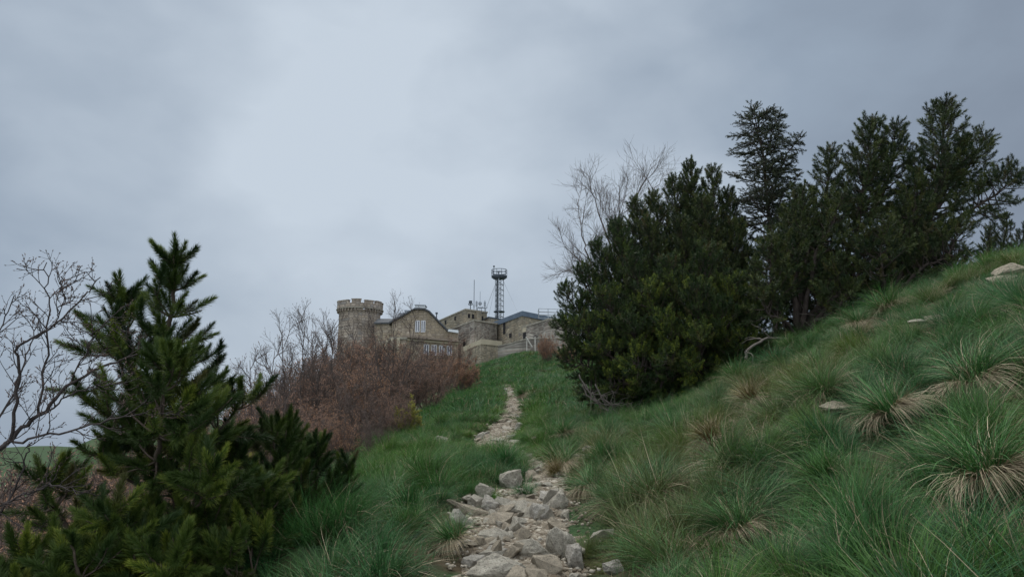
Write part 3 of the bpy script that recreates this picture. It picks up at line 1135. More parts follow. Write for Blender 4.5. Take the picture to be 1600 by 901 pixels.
def conifer(name, label, leaders, rng_seed, tmpls, needle_mat, bark_mat, shoot=0.14, base=None, group=None,
            cat='pine tree', branch_up=0.7, elev=(0, 25), sub_gap=0.10, lenk=1.0, whk=1.0, fill=1.0, lift=0.25, tone=None, spruce=False, trunk_sides=7, extra=None, dead_twigs=0, keep=1.0):
    '''builds one conifer: trunk, crown and (where asked) dead twigs'''
    rng = np.random.default_rng(rng_seed)
    tubes, sp, sd, sl, dead_t = [], [], [], [], []

    def foliage(P, d, L, n):
        # n shoots laid tip-to-tail backwards from the end of polyline P
        cum = np.concatenate([[0], np.cumsum(np.linalg.norm(np.diff(P, axis=0), axis=1))])
        for i in range(n):
            s = cum[-1] - (i + 0.85) * shoot * 0.8
            if s < 0 and i:
                break
            s = max(s, 0)
            p = np.array([np.interp(s, cum, P[:, c]) for c in range(3)])
            j = min(np.searchsorted(cum, s, 'right') - 1, len(P) - 2)
            dd = unit(P[j + 1] - P[j])
            sp.append(p)
            sd.append(unit(dd + rng.normal(0, .10, 3) + (0 if spruce else (lift * (1.8 if i == 0 else 0.7))) * UP))
            sl.append(shoot * rng.uniform(0.8, 1.2) * (1.0 if i == 0 else 0.85))

    for ld in leaders:
        pts, r0, r1 = ld['p'], ld['r'][0], ld['r'][1]
        n = max(8, int(5 * len(pts)))
        P = smoothpoly(pts, n)
        P[1:-1] += rng.normal(0, r0 * 0.25, (n - 2, 3))
        tubes.append((P, np.linspace(r0, r1, n) * (1 + 0.0 * np.arange(n)), trunk_sides))
        cum = np.concatenate([[0], np.cumsum(np.linalg.norm(np.diff(P, axis=0), axis=1))])
        Ltot = cum[-1]
        foliage(P, None, None, ld.get('topn', 3))
        h = ld.get('h0', 0.25)
        mx = ld['len'] * lenk
        s = h * Ltot
        rot = rng.uniform(0, 6.28)
        while s < Ltot - 0.04:
            hh = (s / Ltot - h) / (1 - h)
            prof = (1 - hh) ** ld.get('pw', 0.75) * min(1, 0.45 + hh * 3)
            nb = ld.get('nb', 5)
            p = np.array([np.interp(s, cum, P[:, c]) for c in range(3)])
            j = min(np.searchsorted(cum, s, 'right') - 1, n - 2)
            axis = unit(P[j + 1] - P[j])
            for b in range(nb):
                rot += 2 * math.pi / nb + rng.normal(0, 0.25)
                L = (mx * prof + 0.07) * (rng.uniform(0.35, 1.3) if spruce else rng.uniform(0.6, 1.15))
                el = math.radians(rng.uniform(*elev)) + 0.5 * hh * (0.3 if spruce else 0.9)
                a = unit(np.cross(axis, (math.cos(rot), math.sin(rot), 0.13)))
                d0 = unit(a * math.cos(el) + (UP * 0.6 + axis * 0.4) * math.sin(el))
                bias = ld.get('bias')
                if bias is not None:
                    k = float(np.dot(unit(np.array(bias)), a))
                    L *= 1 + 0.45 * k
                if L < 0.05:
                    continue
                nbp = 6
                B, dl = curve_branch(p, d0, L, nbp, branch_up * (0.35 if spruce else 1.0), rng)
                rb = min(r0 * 0.4, 0.006 + 0.014 * L)
                tubes.append((B, np.linspace(rb, 0.003, nbp), 4))
                foliage(B, dl, L, max(1, int(L * 0.8 * fill / (shoot * 0.8))))
                bc_ = np.linspace(0, L, nbp)
                q = L * rng.uniform(0.22, 0.34) if not spruce else L * 0.15
                sgn = 1
                while q < L - 0.03:
                    if rng.uniform() > keep:
                        q += sub_gap * rng.uniform(0.7, 1.3)
                        continue
                    sl_ = (L - q) * rng.uniform(0.35, 0.65) + 0.05
                    pp = np.array([np.interp(q, bc_, B[:, c]) for c in range(3)])
                    jj = min(int(q / L * (nbp - 1)), nbp - 2)
                    bd = unit(B[jj + 1] - B[jj])
                    lat = unit(np.cross(bd, UP)) * sgn
                    dd = unit(bd * 0.75 + lat * rng.uniform(0.5, 0.95) + UP * (rng.uniform(-0.15, 0.1) if spruce else rng.uniform(-0.1, 0.55)))
                    S, ds = curve_branch(pp, dd, sl_, 4, (0.1 if spruce else 0.8) * branch_up, rng)
                    tubes.append((S, np.linspace(0.005, 0.0025, 4), 3))
                    foliage(S, ds, sl_, max(1, int(sl_ * 1.0 * fill / (shoot * 0.8))))
                    sgn = -sgn
                    q += sub_gap * rng.uniform(0.7, 1.3)
            s += ld.get('wh', 0.16) * whk * rng.uniform(0.7, 1.3)
        for _ in range(ld.get('dead', 0)):
            s = rng.uniform(0.02, max(h, 0.3)) * Ltot
            p = np.array([np.interp(s, cum, P[:, c]) for c in range(3)])
            az = rng.uniform(0, 6.28)
            dl_ = rng.uniform(0.15, 0.5) * ld.get('deadlen', 1)
            D, dd = curve_branch(p, (math.cos(az), math.sin(az), rng.uniform(-0.3, 0.4)), dl_, 6, 0.1, rng, 0.25)
            dead_t.append((D, np.linspace(0.007, 0.002, 6), 4))
            for _k in range(2):
                q = D[rng.integers(1, 4)]
                D2, _ = curve_branch(q, unit(dd + rng.normal(0, 0.7, 3)), dl_ * 0.5, 4, 0.1, rng, 0.25)
                dead_t.append((D2, np.linspace(0.004, 0.0015, 4), 3))
    if base is None:
        base = leaders[0]['p'][0]
    base = np.array(base, float)
    root = empty(name, base)
    tag(root, label, cat, group)
    link_mesh('trunk', tubes_mesh('trunk', [(P - base, R, s) for P, R, s in tubes]), bark_mat, root)
    if dead_t:
        link_mesh('dead_twigs', tubes_mesh('dead_twigs', [(P - base, R, s) for P, R, s in dead_t]), M_DEADWOOD, root)
    sp = np.array(sp) - base
    tn = None if tone is None else np.clip(tone(sp + base, rng), 0, 1)
    link_mesh('crown', shoots_mesh('crown', sp, sd, sl, tmpls, rng, tn), needle_mat, root)
    print(name, 'shoots', len(sp), 'tubes', len(tubes))
    return root


M_BARK = mat_plain('conifer bark', (0.085, 0.065, 0.052), 0.95, 0.45, 9, bump=0.01)
M_BARK_DARK = mat_plain('dark bark', (0.05, 0.04, 0.034), 0.95, 0.4, 9, bump=0.01)
M_DEADWOOD = mat_plain('weathered dead wood', (0.12, 0.105, 0.092), 0.95, 0.35, 12)
M_NEEDLE_NEAR = mat_needle('needles fresh', (0.014, 0.036, 0.008), (0.070, 0.118, 0.018), (0.28, 0.31, 0.035))
M_NEEDLE_DARK = mat_needle('needles dark', (0.014, 0.030, 0.011), (0.052, 0.076, 0.021), (0.15, 0.15, 0.03))
M_NEEDLE_BUSH = mat_needle('needles dwarf pine', (0.016, 0.036, 0.010), (0.060, 0.095, 0.020), (0.32, 0.36, 0.035))
M_NEEDLE_SPRUCE = mat_needle('needles spruce', (0.018, 0.030, 0.015), (0.052, 0.066, 0.033), (0.09, 0.10, 0.045))

T_NEAR = [shoot_template(i, 420, 0.37, 0.0125, 16, 76) for i in range(5)]
T_MID = [shoot_template(10 + i, 66, 0.46, 0.038, 22, 80) for i in range(5)]
T_SPR = [shoot_template(20 + i, 40, 0.30, 0.060, 40, 78) for i in range(4)]


def G(px, Y, dz=0.0):
    """ground point under pixel column px at depth Y"""
    x = (px - 800) / FPX / (math.cos(PITCH)) * Y * 0.985
    return np.array((x, Y, hz(x, Y) + dz))


# near pine on the left
b0 = W(238, 700, 4.4)
b0 = np.array((b0[0], 4.4, hz(b0[0], 4.4) - 0.05))
fork = W(240, 720, 4.4)
conifer('mountain_pine', 'tall young pine in the left foreground with upturned needle brushes and several leading shoots',
        [dict(p=[b0, W(238, 800, 4.35), W(236, 680, 4.4), W(262, 560, 4.5), W(270, 470, 4.5), W(277, 388, 4.5)], r=(0.035, 0.007), len=0.56, h0=0.44, wh=0.125, nb=5, pw=1.0, topn=2, dead=22, deadlen=1.3),
         dict(p=[W(238, 690, 4.4), W(215, 600, 4.6), W(185, 520, 4.7), W(190, 448, 4.7)], r=(0.02, 0.006), len=0.36, h0=0.30, wh=0.12, nb=5, topn=2, dead=4),
         dict(p=[W(240, 770, 4.3), W(250, 680, 4.0), W(262, 552, 3.9)], r=(0.018, 0.006), len=0.42, h0=0.32, wh=0.12, nb=5, topn=2),
         dict(p=[W(240, 760, 4.4), W(310, 700, 4.5), W(362, 650, 4.6), W(378, 600, 4.6)], r=(0.016, 0.005), len=0.34, h0=0.35, wh=0.12, nb=4, topn=2),
         dict(p=[W(238, 850, 4.3), W(150, 860, 4.1), W(90, 800, 4.0), W(74, 752, 4.0)], r=(0.018, 0.005), len=0.30, h0=0.4, wh=0.12, nb=4, topn=2, dead=4),
         dict(p=[W(238, 900, 4.3), W(120, 930, 3.8), W(50, 900, 3.6), W(28, 865, 3.6)], r=(0.016, 0.005), len=0.34, h0=0.3, wh=0.12, nb=5, topn=2, dead=4),
         dict(p=[W(238, 820, 4.3), W(300, 800, 4.0), W(335, 740, 3.8)], r=(0.014, 0.005), len=0.36, h0=0.35, wh=0.12, nb=4),
         dict(p=[W(238, 880, 4.3), W(190, 860, 3.8), W(165, 800, 3.6)], r=(0.014, 0.005), len=0.34, h0=0.35, wh=0.12, nb=4),
         dict(p=[W(238, 700, 4.4), W(200, 690, 4.2), W(175, 650, 4.1)], r=(0.014, 0.005), len=0.28, h0=0.35, wh=0.12, nb=4),
         dict(p=[W(238, 740, 4.4), W(290, 690, 4.2), W(315, 640, 4.2)], r=(0.014, 0.005), len=0.32, h0=0.3, wh=0.12, nb=5),
         dict(p=[W(238, 920, 4.2), W(215, 900, 3.7), W(210, 850, 3.6)], r=(0.014, 0.005), len=0.34, h0=0.3, wh=0.12, nb=5),
         dict(p=[W(238, 930, 4.2), W(270, 900, 3.6), W(275, 860, 3.5)], r=(0.014, 0.005), len=0.34, h0=0.3, wh=0.12, nb=5),
         dict(p=[W(238, 930, 4.2), W(140, 920, 3.6), W(110, 850, 3.5)], r=(0.014, 0.005), len=0.32, h0=0.35, wh=0.12, nb=5),
         dict(p=[W(238, 960, 4.2), W(60, 960, 3.5), W(-20, 900, 3.4)], r=(0.014, 0.005), len=0.32, h0=0.4, wh=0.12, nb=5),
         ], 3, T_NEAR, M_NEEDLE_NEAR, M_BARK, shoot=0.165, sub_gap=0.15, keep=0.95, lenk=1.05, whk=1.3, fill=0.8, lift=0.16, branch_up=0.55, elev=(-8, 14),
        tone=lambda p, r: r.uniform(0, 1, len(p)) ** 1.3 * 0.85 + 0.15 * (p[:, 1] < 4.2))
b1 = W(395, 860, 4.6)
b1 = np.array((b1[0], 4.6, hz(b1[0], 4.6) - 0.05))
conifer('mountain_pine', 'low bushy pine spreading right of the tall foreground pine, against the grass edge',
        [dict(p=[b1, W(420, 780, 4.8), W(440, 700, 5.0), W(443, 645, 5.0)], r=(0.022, 0.006), len=0.34, h0=0.25, wh=0.12, nb=5, dead=8),
         dict(p=[b1, W(460, 800, 4.9), W(488, 730, 5.1), W(496, 690, 5.1)], r=(0.02, 0.006), len=0.32, h0=0.3, wh=0.12, nb=5, dead=5),
         dict(p=[b1, W(470, 820, 4.9), W(528, 780, 5.2), W(545, 728, 5.2)], r=(0.018, 0.005), len=0.28, h0=0.35, wh=0.12, nb=4, dead=5),
         dict(p=[b1, W(360, 800, 4.6), W(350, 740, 4.7), W(355, 690, 4.7)], r=(0.02, 0.006), len=0.36, h0=0.3, wh=0.12, nb=5, dead=5),
         dict(p=[b1, W(400, 850, 4.3), W(410, 800, 4.2), W(412, 760, 4.2)], r=(0.016, 0.005), len=0.34, h0=0.2, wh=0.12, nb=5, dead=5),
         dict(p=[b1, W(350, 870, 4.2), W(310, 840, 4.0), W(300, 800, 4.0)], r=(0.016, 0.005), len=0.38, h0=0.2, wh=0.12, nb=5, dead=4),
         dict(p=[b1, W(400, 900, 4.1), W(360, 900, 3.8), W(350, 860, 3.8)], r=(0.016, 0.005), len=0.34, h0=0.2, wh=0.12, nb=5, dead=3),
         ], 4, T_NEAR, M_NEEDLE_NEAR, M_BARK, shoot=0.155, sub_gap=0.13, lenk=1.15, whk=1.1, fill=0.85, lift=0.18, branch_up=0.6, elev=(-5, 18),
        tone=lambda p, r: r.uniform(0, 1, len(p)) ** 1.5 * 0.75 + 0.15 * (p[:, 1] < 4.5))


# the dwarf-pine dome right of the path
def dome(base, tips, rng, r=0.035, **kw):
    o = []
    for (px, py, Y) in tips:
        t = W(px, py, Y)
        m = base * 0.45 + t * 0.55
        m = m + np.array((t[0] - base[0], t[1] - base[1], 0)) * 0.16 - np.array((0, 0, 0.10 * abs(t[2] - base[2])))
        o.append(dict(p=[base + rng.normal(0, .1, 3) * (1, 1, 0), m, t], r=(r, 0.007), **kw))
    return o


rg = np.random.default_rng(77)
bd = G(1105, 14.2, -0.1)
tips = [(880, 452, 14.0), (872, 505, 13.6), (880, 558, 13.4), (905, 612, 13.2), (905, 420, 14.3), (930, 385, 14.4), (960, 352, 14.5), (900, 500, 13.2),
        (940, 460, 13.2), (985, 400, 13.4), (930, 540, 12.9), (975, 500, 12.8), (1010, 450, 12.9), (1040, 500, 12.5), (985, 560, 12.5), (950, 600, 12.9),
        (1040, 560, 12.3), (1090, 520, 12.2), (1090, 450, 12.5), (1040, 410, 13.0), (1130, 480, 12.4), (1080, 570, 12.3), (1150, 430, 12.7), (1180, 480, 12.5), (1000, 600, 12.8),
        (1160, 520, 12.4), (1100, 390, 13.0), (1025, 590, 12.5)]
conifer('dwarf_pine', 'wide domed dwarf pine bush with yellow-green tips hanging over the grass right of the path',
        dome(bd, tips, rg, len=0.46, h0=0.45, wh=0.14, nb=5, pw=0.38, dead=4, deadlen=1.5), 5, T_MID, M_NEEDLE_BUSH, M_BARK_DARK, shoot=0.14, sub_gap=0.10, lenk=1.3, whk=0.85,
        cat='pine bush', tone=lambda p, r: r.uniform(0, 1, len(p)) ** 1.6 * 0.7 + 0.75 * ((p[:, 1] < 13.2) & (p[:, 2] < 2.7) & (lumps(p[:, 0], p[:, 2] * 1.3, 1.3) > -0.25)) * r.uniform(0, 1, len(p)) ** 1.5)
bk = G(1120, 15.6, -0.1)
tips = [(1078, 256, 15.5), (1112, 264, 15.3), (1050, 280, 15.4), (1020, 305, 15.2), (990, 315, 15.0), (1140, 300, 15.2), (1100, 310, 14.6), (1060, 340, 14.4),
        (1010, 350, 14.4), (1150, 350, 14.6), (1120, 390, 14.2), (960, 350, 15.0), (1180, 400, 14.6), (1190, 460, 14.2), (1075, 300, 15.6)]
conifer('mountain_pine', 'dark broad pine rising behind the domed pine bush, in front of the leafless tree',
        dome(bk, tips, rg, 0.05, len=0.5, h0=0.35, wh=0.15, nb=5, pw=0.5, dead=2), 6, T_MID, M_NEEDLE_DARK, M_BARK_DARK, shoot=0.165, sub_gap=0.125, lenk=1.35, whk=0.85)

# spruce
bs = G(1215, 15.0, -0.1)
conifer('spruce_tree', 'thin ragged spruce with flat wispy branches rising above the pines',
        [dict(p=[bs, W(1205, 400, 15.0), W(1195, 260, 15.0), W(1178, 168, 15.0)], r=(0.07, 0.008), len=0.80, h0=0.30, wh=0.19, nb=5, pw=0.36, topn=2, dead=6),
         dict(p=[W(1200, 330, 15.0), W(1225, 250, 14.9), W(1258, 208, 14.9)], r=(0.025, 0.006), len=0.32, h0=0.35, wh=0.16, nb=4, topn=2),
         dict(p=[W(1195, 250, 15.0), W(1205, 215, 15.1), W(1220, 170, 15.1)], r=(0.015, 0.005), len=0.32, h0=0.2, wh=0.14, nb=4, topn=2),
         dict(p=[W(1200, 370, 15.0), W(1225, 300, 15.0), W(1250, 270, 14.9)], r=(0.02, 0.006), len=0.35, h0=0.35, wh=0.16, nb=4, topn=2)],
        7, T_SPR, M_NEEDLE_SPRUCE, M_BARK_DARK, shoot=0.13, elev=(-25, 35), branch_up=0.5, sub_gap=0.065, cat='spruce', spruce=True, whk=0.62, lenk=1.1)

# pines C and D on the right
bc_ = G(1250, 12.6, -0.1)
conifer('mountain_pine', 'large many-stemmed pine with leaning dark trunks and a pointed top, second from the right edge',
        [dict(p=[bc_, W(1290, 460, 12.8), W(1330, 380, 13.0), W(1352, 280, 13.1), W(1362, 188, 13.1)], r=(0.10, 0.008), len=0.58, h0=0.36, wh=0.14, nb=5, pw=0.5, dead=5),
         dict(p=[W(1330, 380, 13.0), W(1385, 290, 13.2), W(1400, 198, 13.2)], r=(0.04, 0.007), len=0.50, h0=0.25, wh=0.15, nb=5, pw=0.55),
         dict(p=[bc_, W(1255, 430, 12.8), W(1290, 320, 13.1), W(1298, 232, 13.1)], r=(0.07, 0.007), len=0.42, h0=0.45, wh=0.16, nb=4, pw=0.6, dead=4),
         dict(p=[bc_, W(1240, 440, 12.5), W(1250, 360, 12.7), W(1255, 290, 12.8)], r=(0.06, 0.007), len=0.40, h0=0.30, wh=0.15, nb=5, pw=0.5, dead=4),
         dict(p=[bc_, W(1300, 470, 12.3), W(1340, 430, 12.2), W(1360, 370, 12.2)], r=(0.05, 0.006), len=0.45, h0=0.35, wh=0.15, nb=5, pw=0.5, dead=5),
         dict(p=[bc_, W(1210, 480, 12.4), W(1205, 430, 12.5), W(1205, 380, 12.6)], r=(0.05, 0.006), len=0.42, h0=0.30, wh=0.15, nb=5, pw=0.5, dead=3),
         dict(p=[bc_, W(1280, 500, 12.3), W(1310, 480, 12.0), W(1330, 440, 12.0)], r=(0.04, 0.006), len=0.35, h0=0.5, wh=0.16, nb=4, dead=5),
         dict(p=[bc_, W(1225, 500, 12.2), W(1200, 490, 12.1), W(1180, 440, 12.1)], r=(0.04, 0.006), len=0.35, h0=0.4, wh=0.16, nb=4, dead=3),
         dict(p=[bc_, W(1275, 400, 12.4), W(1300, 350, 12.4), W(1320, 300, 12.5)], r=(0.05, 0.006), len=0.42, h0=0.4, wh=0.16, nb=4)],
        8, T_MID, M_NEEDLE_DARK, M_BARK_DARK, shoot=0.175, sub_gap=0.14, fill=0.85, lift=0.12, trunk_sides=9, keep=0.9, lenk=1.5, whk=0.85, branch_up=0.45, elev=(-5, 20))
bD = G(1385, 12.2, -0.1)
conifer('mountain_pine', 'tall dark pine nearest the right edge, one long limb reaching out to the right',
        [dict(p=[bD, W(1430, 400, 12.5), W(1465, 290, 12.7), W(1478, 164, 12.8)], r=(0.075, 0.008), len=0.56, h0=0.30, wh=0.15, nb=5, pw=0.48, dead=5),
         dict(p=[W(1450, 340, 12.6), W(1500, 280, 12.8), W(1545, 205, 12.9)], r=(0.04, 0.006), len=0.42, h0=0.35, wh=0.16, nb=4, pw=0.6),
         dict(p=[W(1430, 400, 12.5), W(1500, 340, 12.5), W(1560, 300, 12.5), W(1594, 270, 12.5)], r=(0.04, 0.006), len=0.38, h0=0.45, wh=0.15, nb=4, pw=0.5),
         dict(p=[bD, W(1410, 420, 12.3), W(1425, 350, 12.4), W(1432, 270, 12.5)], r=(0.05, 0.006), len=0.42, h0=0.35, wh=0.15, nb=5, pw=0.5, dead=3),
         dict(p=[bD, W(1440, 420, 12.0), W(1480, 400, 11.9), W(1500, 350, 11.9)], r=(0.04, 0.006), len=0.42, h0=0.35, wh=0.15, nb=5, pw=0.5, dead=8),
         dict(p=[bD, W(1380, 440, 11.9), W(1375, 400, 11.9), W(1380, 350, 12.0)], r=(0.04, 0.006), len=0.40, h0=0.3, wh=0.16, nb=4, pw=0.5, dead=5),
         dict(p=[W(1450, 340, 12.6), W(1500, 260, 12.9), W(1510, 215, 13.0)], r=(0.03, 0.006), len=0.38, h0=0.3, wh=0.16, nb=4)],
        9, T_MID, M_NEEDLE_DARK, M_BARK_DARK, shoot=0.175, sub_gap=0.14, fill=0.85, lift=0.12, trunk_sides=8, keep=0.9, lenk=1.5, whk=0.85, branch_up=0.45, elev=(-5, 20))
bu = G(1290, 13.4, -0.1)
rg = np.random.default_rng(88)
conifer('dwarf_pine', 'low dark pine undergrowth between the spruce and the leaning trunks of the many-stemmed pine',
        dome(bu, [(1225, 320, 14.2), (1250, 300, 14.0), (1275, 350, 13.8), (1205, 360, 14.0), (1215, 400, 13.8), (1240, 350, 13.9), (1265, 410, 13.4), (1230, 450, 13.0), (1290, 430, 13.8), (1320, 400, 14.0), (1350, 420, 13.6), (1200, 470, 13.0)], rg, len=0.5, h0=0.3, wh=0.14, nb=5, pw=0.6),
        12, T_MID, M_NEEDLE_DARK, M_BARK_DARK, shoot=0.125, sub_gap=0.09, lenk=1.2, cat='pine bush')
bu = G(1420, 13.0, -0.1)
conifer('dwarf_pine', 'low dark pine undergrowth under the two tall pines at the right, touching the grass',
        dome(bu, [(1420, 300, 13.6), (1445, 320, 13.6), (1405, 330, 13.6), (1360, 400, 13.4), (1395, 370, 13.4), (1430, 350, 13.4), (1470, 360, 13.2), (1400, 440, 12.6), (1450, 400, 12.8), (1500, 390, 13.2), (1360, 460, 12.4), (1430, 430, 12.2)], rg, len=0.46, h0=0.3, wh=0.14, nb=5, pw=0.6, dead=2),
        13, T_MID, M_NEEDLE_DARK, M_BARK_DARK, shoot=0.125, sub_gap=0.09, lenk=1.2, cat='pine bush')
bE = G(1545, 17.0, -0.1)
conifer('mountain_pine', 'small round-topped pine showing over the grass skyline at the right edge',
        [dict(p=[bE, W(1545, 380, 17), W(1548, 350, 17)], r=(0.04, 0.006), len=0.4, h0=0.1, wh=0.16, nb=5),
         dict(p=[bE, W(1570, 370, 17), W(1572, 332, 17)], r=(0.04, 0.006), len=0.4, h0=0.2, wh=0.16, nb=5),
         dict(p=[bE, W(1595, 380, 17), W(1602, 350, 17)], r=(0.04, 0.006), len=0.4, h0=0.2, wh=0.16, nb=5)],
        10, T_MID, M_NEEDLE_DARK, M_BARK_DARK, shoot=0.13, sub_gap=0.09, lenk=1.2)

# ------------------------------------------------------------------ leafless trees and shrubs
def dead_branch(label, pts, r, seed, kids=5):
    rg_ = np.random.default_rng(seed)
    P = smoothpoly([W(*p) for p in pts], 14)
    P[1:-1] += rg_.normal(0, r * 0.8, (12, 3))
    b = P[0].copy()
    it = [(P - b, np.linspace(r, r * 0.4, 14), 6)]
    for _ in range(kids):
        q = P[rg_.integers(2, 13)]
        D, _d = curve_branch(q, rg_.normal(0, 1, 3), rg_.uniform(0.15, 0.5), 7, 0.1, rg_, 0.3)
        it.append((D - b, np.linspace(r * 0.45, r * 0.15, 7), 4))
    o = link_mesh('dead_branch', tubes_mesh('dead_branch', it), M_DEADWOOD, None, b)
    tag(o, label, 'dead branch', 'dead branches tangled at the foot of the dome bush' if seed >= 10 else None)


dead_branch('bleached bent branch on the grass edge under the pine trunks, right of the dome bush', [(1165, 560, 11.6), (1172, 545, 11.6), (1190, 532, 11.7), (1215, 528, 12.0), (1240, 530, 12.3)], 0.028, 1)
for _i, (x0, y0) in enumerate(((905, 585), (915, 600), (925, 612), (940, 622), (955, 628), (910, 600), (930, 600))):
    dead_branch('grey dead branch in the bare tangle at the left foot of the dome bush', [(x0, y0, 12.8), (x0 + 12, y0 + 22, 12.7), (x0 + 35, y0 + 32, 12.7), (x0 + 60, y0 + 28, 12.9)], 0.013, 10 + _i, 9)
def grow(P, R, L, level, rng, out_, spec):
    """P polyline; add side twigs recursively. out_: (pts, radii, sides)"""
    n, ang, up, wob = spec['n'][level], spec['ang'], spec['up'], spec['wob']
    cum = np.concatenate([[0], np.cumsum(np.linalg.norm(np.diff(P, axis=0), axis=1))])
    T = cum[-1]
    k = max(2, int(n * rng.uniform(0.75, 1.25)))
    for i in range(k):
        s = T * (spec['s0'][level] + (0.98 - spec['s0'][level]) * (i + rng.uniform(0, 1)) / k)
        p = np.array([np.interp(s, cum, P[:, c]) for c in range(3)])
        j = min(np.searchsorted(cum, s, 'right') - 1, len(P) - 2)
        d = unit(P[j + 1] - P[j])
        a = unit(np.cross(d, rng.normal(0, 1, 3)))
        an = math.radians(rng.uniform(*ang))
        dd = unit(d * math.cos(an) + a * math.sin(an))
        ln = spec['len'][level] * L * rng.uniform(0.45, 1.1) * (1.15 - 0.6 * s / T)
        m = 5 if level < 2 else 4
        B, _ = curve_branch(p, dd, ln, m, up, rng, wob)
        r = spec['r'][level]
        out_.append((B, np.linspace(r, r * 0.45, m), 4 if level == 0 else 3))
        if level + 1 < len(spec['n']):
            grow(B, r, L, level + 1, rng, out_, spec)


def bud_mesh(name, items, every, size, rng, lastn=2, p=1.0):
    """small buds and young leaves on the twig ends"""
    V, T = [], []
    k = 0
    for P, R, s in items:
        if s != 3 or rng.uniform() > p:
            continue
        for q in range(every):
            t = rng.uniform(0.25, 1.0) if q else 1.0
            x = t * (len(P) - 1)
            i = min(int(x), len(P) - 2)
            c = P[i] * (1 - (x - i)) + P[i + 1] * (x - i)
            d = unit(P[i + 1] - P[i] + rng.normal(0, 0.5, 3) * np.linalg.norm(P[i + 1] - P[i]))
            a = unit(np.cross(d, rng.normal(0, 1, 3)))
            b = np.cross(d, a)
            z = size * rng.uniform(0.6, 1.3)
            V += [c + a * z * 0.28, c - a * z * 0.14 + b * z * 0.25, c - a * z * 0.14 - b * z * 0.25, c + d * z]
            T += [(k, k + 1, k + 3), (k + 1, k + 2, k + 3), (k + 2, k, k + 3)]
            k += 4
    return mesh_np(name, np.array(V), np.array(T))


M_TWIG_NEAR = mat_plain('grey lichened twig bark', (0.055, 0.046, 0.044), 0.9, 0.5, 25)
M_TWIG_PALE = mat_plain('pale twig bark', (0.125, 0.105, 0.095), 0.9, 0.3, 8)
M_TWIG_DARK = mat_plain('dark twig bark', (0.085, 0.068, 0.06), 0.9, 0.3, 6)
M_TWIG_BROWN = mat_plain('brown twig bark', (0.13, 0.10, 0.085), 0.9, 0.35, 4)
M_BUD = mat_plain('russet buds', (0.205, 0.122, 0.085), 0.8, 0.35, 6)
M_BUD2 = mat_plain('orange brown buds', (0.25, 0.138, 0.082), 0.8, 0.35, 6)
M_BUDG = mat_plain('yellow green young leaves', (0.20, 0.19, 0.03), 0.7, 0.4, 6)
M_BUDD = mat_plain('grey brown buds', (0.10, 0.07, 0.06), 0.8, 0.3, 6)

# the near leafless tree at the left edge
rg = np.random.default_rng(21)
lim = [([(-130, 900, 3.9), (-60, 760, 3.9), (10, 690, 3.9), (60, 648, 3.95), (110, 600, 4.0), (165, 572, 4.05), (215, 553, 4.1)], .020),
       ([(15, 690, 3.9), (28, 600, 3.85), (27, 545, 3.8), (70, 520, 3.8), (128, 465, 3.85), (157, 433, 3.9)], .011),
       ([(60, 650, 3.95), (72, 560, 4.0), (74, 480, 4.0), (73, 410, 4.0)], .008),
       ([(85, 510, 3.85), (98, 470, 3.9), (95, 432, 3.9)], .004),
       ([(-60, 620, 3.8), (-10, 540, 3.8), (22, 462, 3.8)], .005),
       ([(20, 690, 3.9), (110, 672, 3.8), (190, 650, 3.7), (270, 642, 3.7)], .008),
       ([(-80, 720, 4.0), (0, 650, 4.1), (40, 560, 4.2), (60, 500, 4.3)], .010),
       ([(110, 600, 4.0), (150, 520, 4.0), (190, 505, 4.0)], .005),
       ([(60, 650, 3.9), (130, 610, 3.8), (180, 600, 3.7)], .006),
       ([(-60, 820, 3.8), (20, 780, 3.7), (80, 760, 3.6), (130, 770, 3.6)], .008),
       ([(-100, 860, 3.9), (0, 800, 3.9), (40, 720, 3.9), (50, 690, 3.9)], .010)]
items = []
for pts, r in lim:
    P = smoothpoly([W(*p) for p in pts], 5 * len(pts))
    P[1:-1] += rg.normal(0, 0.008, (len(P) - 2, 3))
    items.append((P, np.linspace(r * 0.85, max(0.0026, r * 0.25), len(P)), 6))
    grow(P, r, 1.0, 0, rg, items, dict(n=[10, 4, 2], ang=(25, 60), up=0.35, wob=0.13, s0=[0.12, 0.15, 0.3], len=[0.24, 0.14, 0.07], r=[0.0032, 0.0021, 0.0014]))
base = np.array(W(-130, 900, 3.9))
base[2] = hz(base[0], base[1]) - 0.1
items.append((np.array([base, W(-130, 900, 3.9) + (0.02, 0, 0.0)]), np.array([0.035, 0.021]), 7))
t = tag(empty('bare_tree', base), 'near leafless tree with knobbly grey twigs reaching in from the left edge', 'tree')
link_mesh('branches', tubes_mesh('branches', [(P - base, R, s) for P, R, s in items]), M_TWIG_NEAR, t)
link_mesh('buds', bud_mesh('buds', [(P - base, R, s) for P, R, s in items], 2, 0.012, rg), M_BUDD, t)


def bare_tree(name, label, cat, stems, spec, rs, bark, bud=None, budn=1, buds=0.03, group=None):
    rg = np.random.default_rng(rs)
    base = np.array(stems[0][0][0], float)
    items = []
    for pts, r in stems:
        P = smoothpoly(pts, 4 * len(pts))
        L = np.linalg.norm(np.diff(P, axis=0), axis=1).sum()
        P[1:-1] += rg.normal(0, 0.012 * L / 3, (len(P) - 2, 3))
        items.append((P, np.linspace(r, r * 0.2, len(P)), 6))
        grow(P, r, L, 0, rg, items, spec)
    t = tag(empty(name, base), label, cat, group)
    loc = [(P - base, R, s) for P, R, s in items]
    link_mesh('branches', tubes_mesh('branches', loc), bark, t)
    if bud is not None:
        link_mesh('buds', bud_mesh('buds', loc, budn, buds, rg), bud, t)
    return t


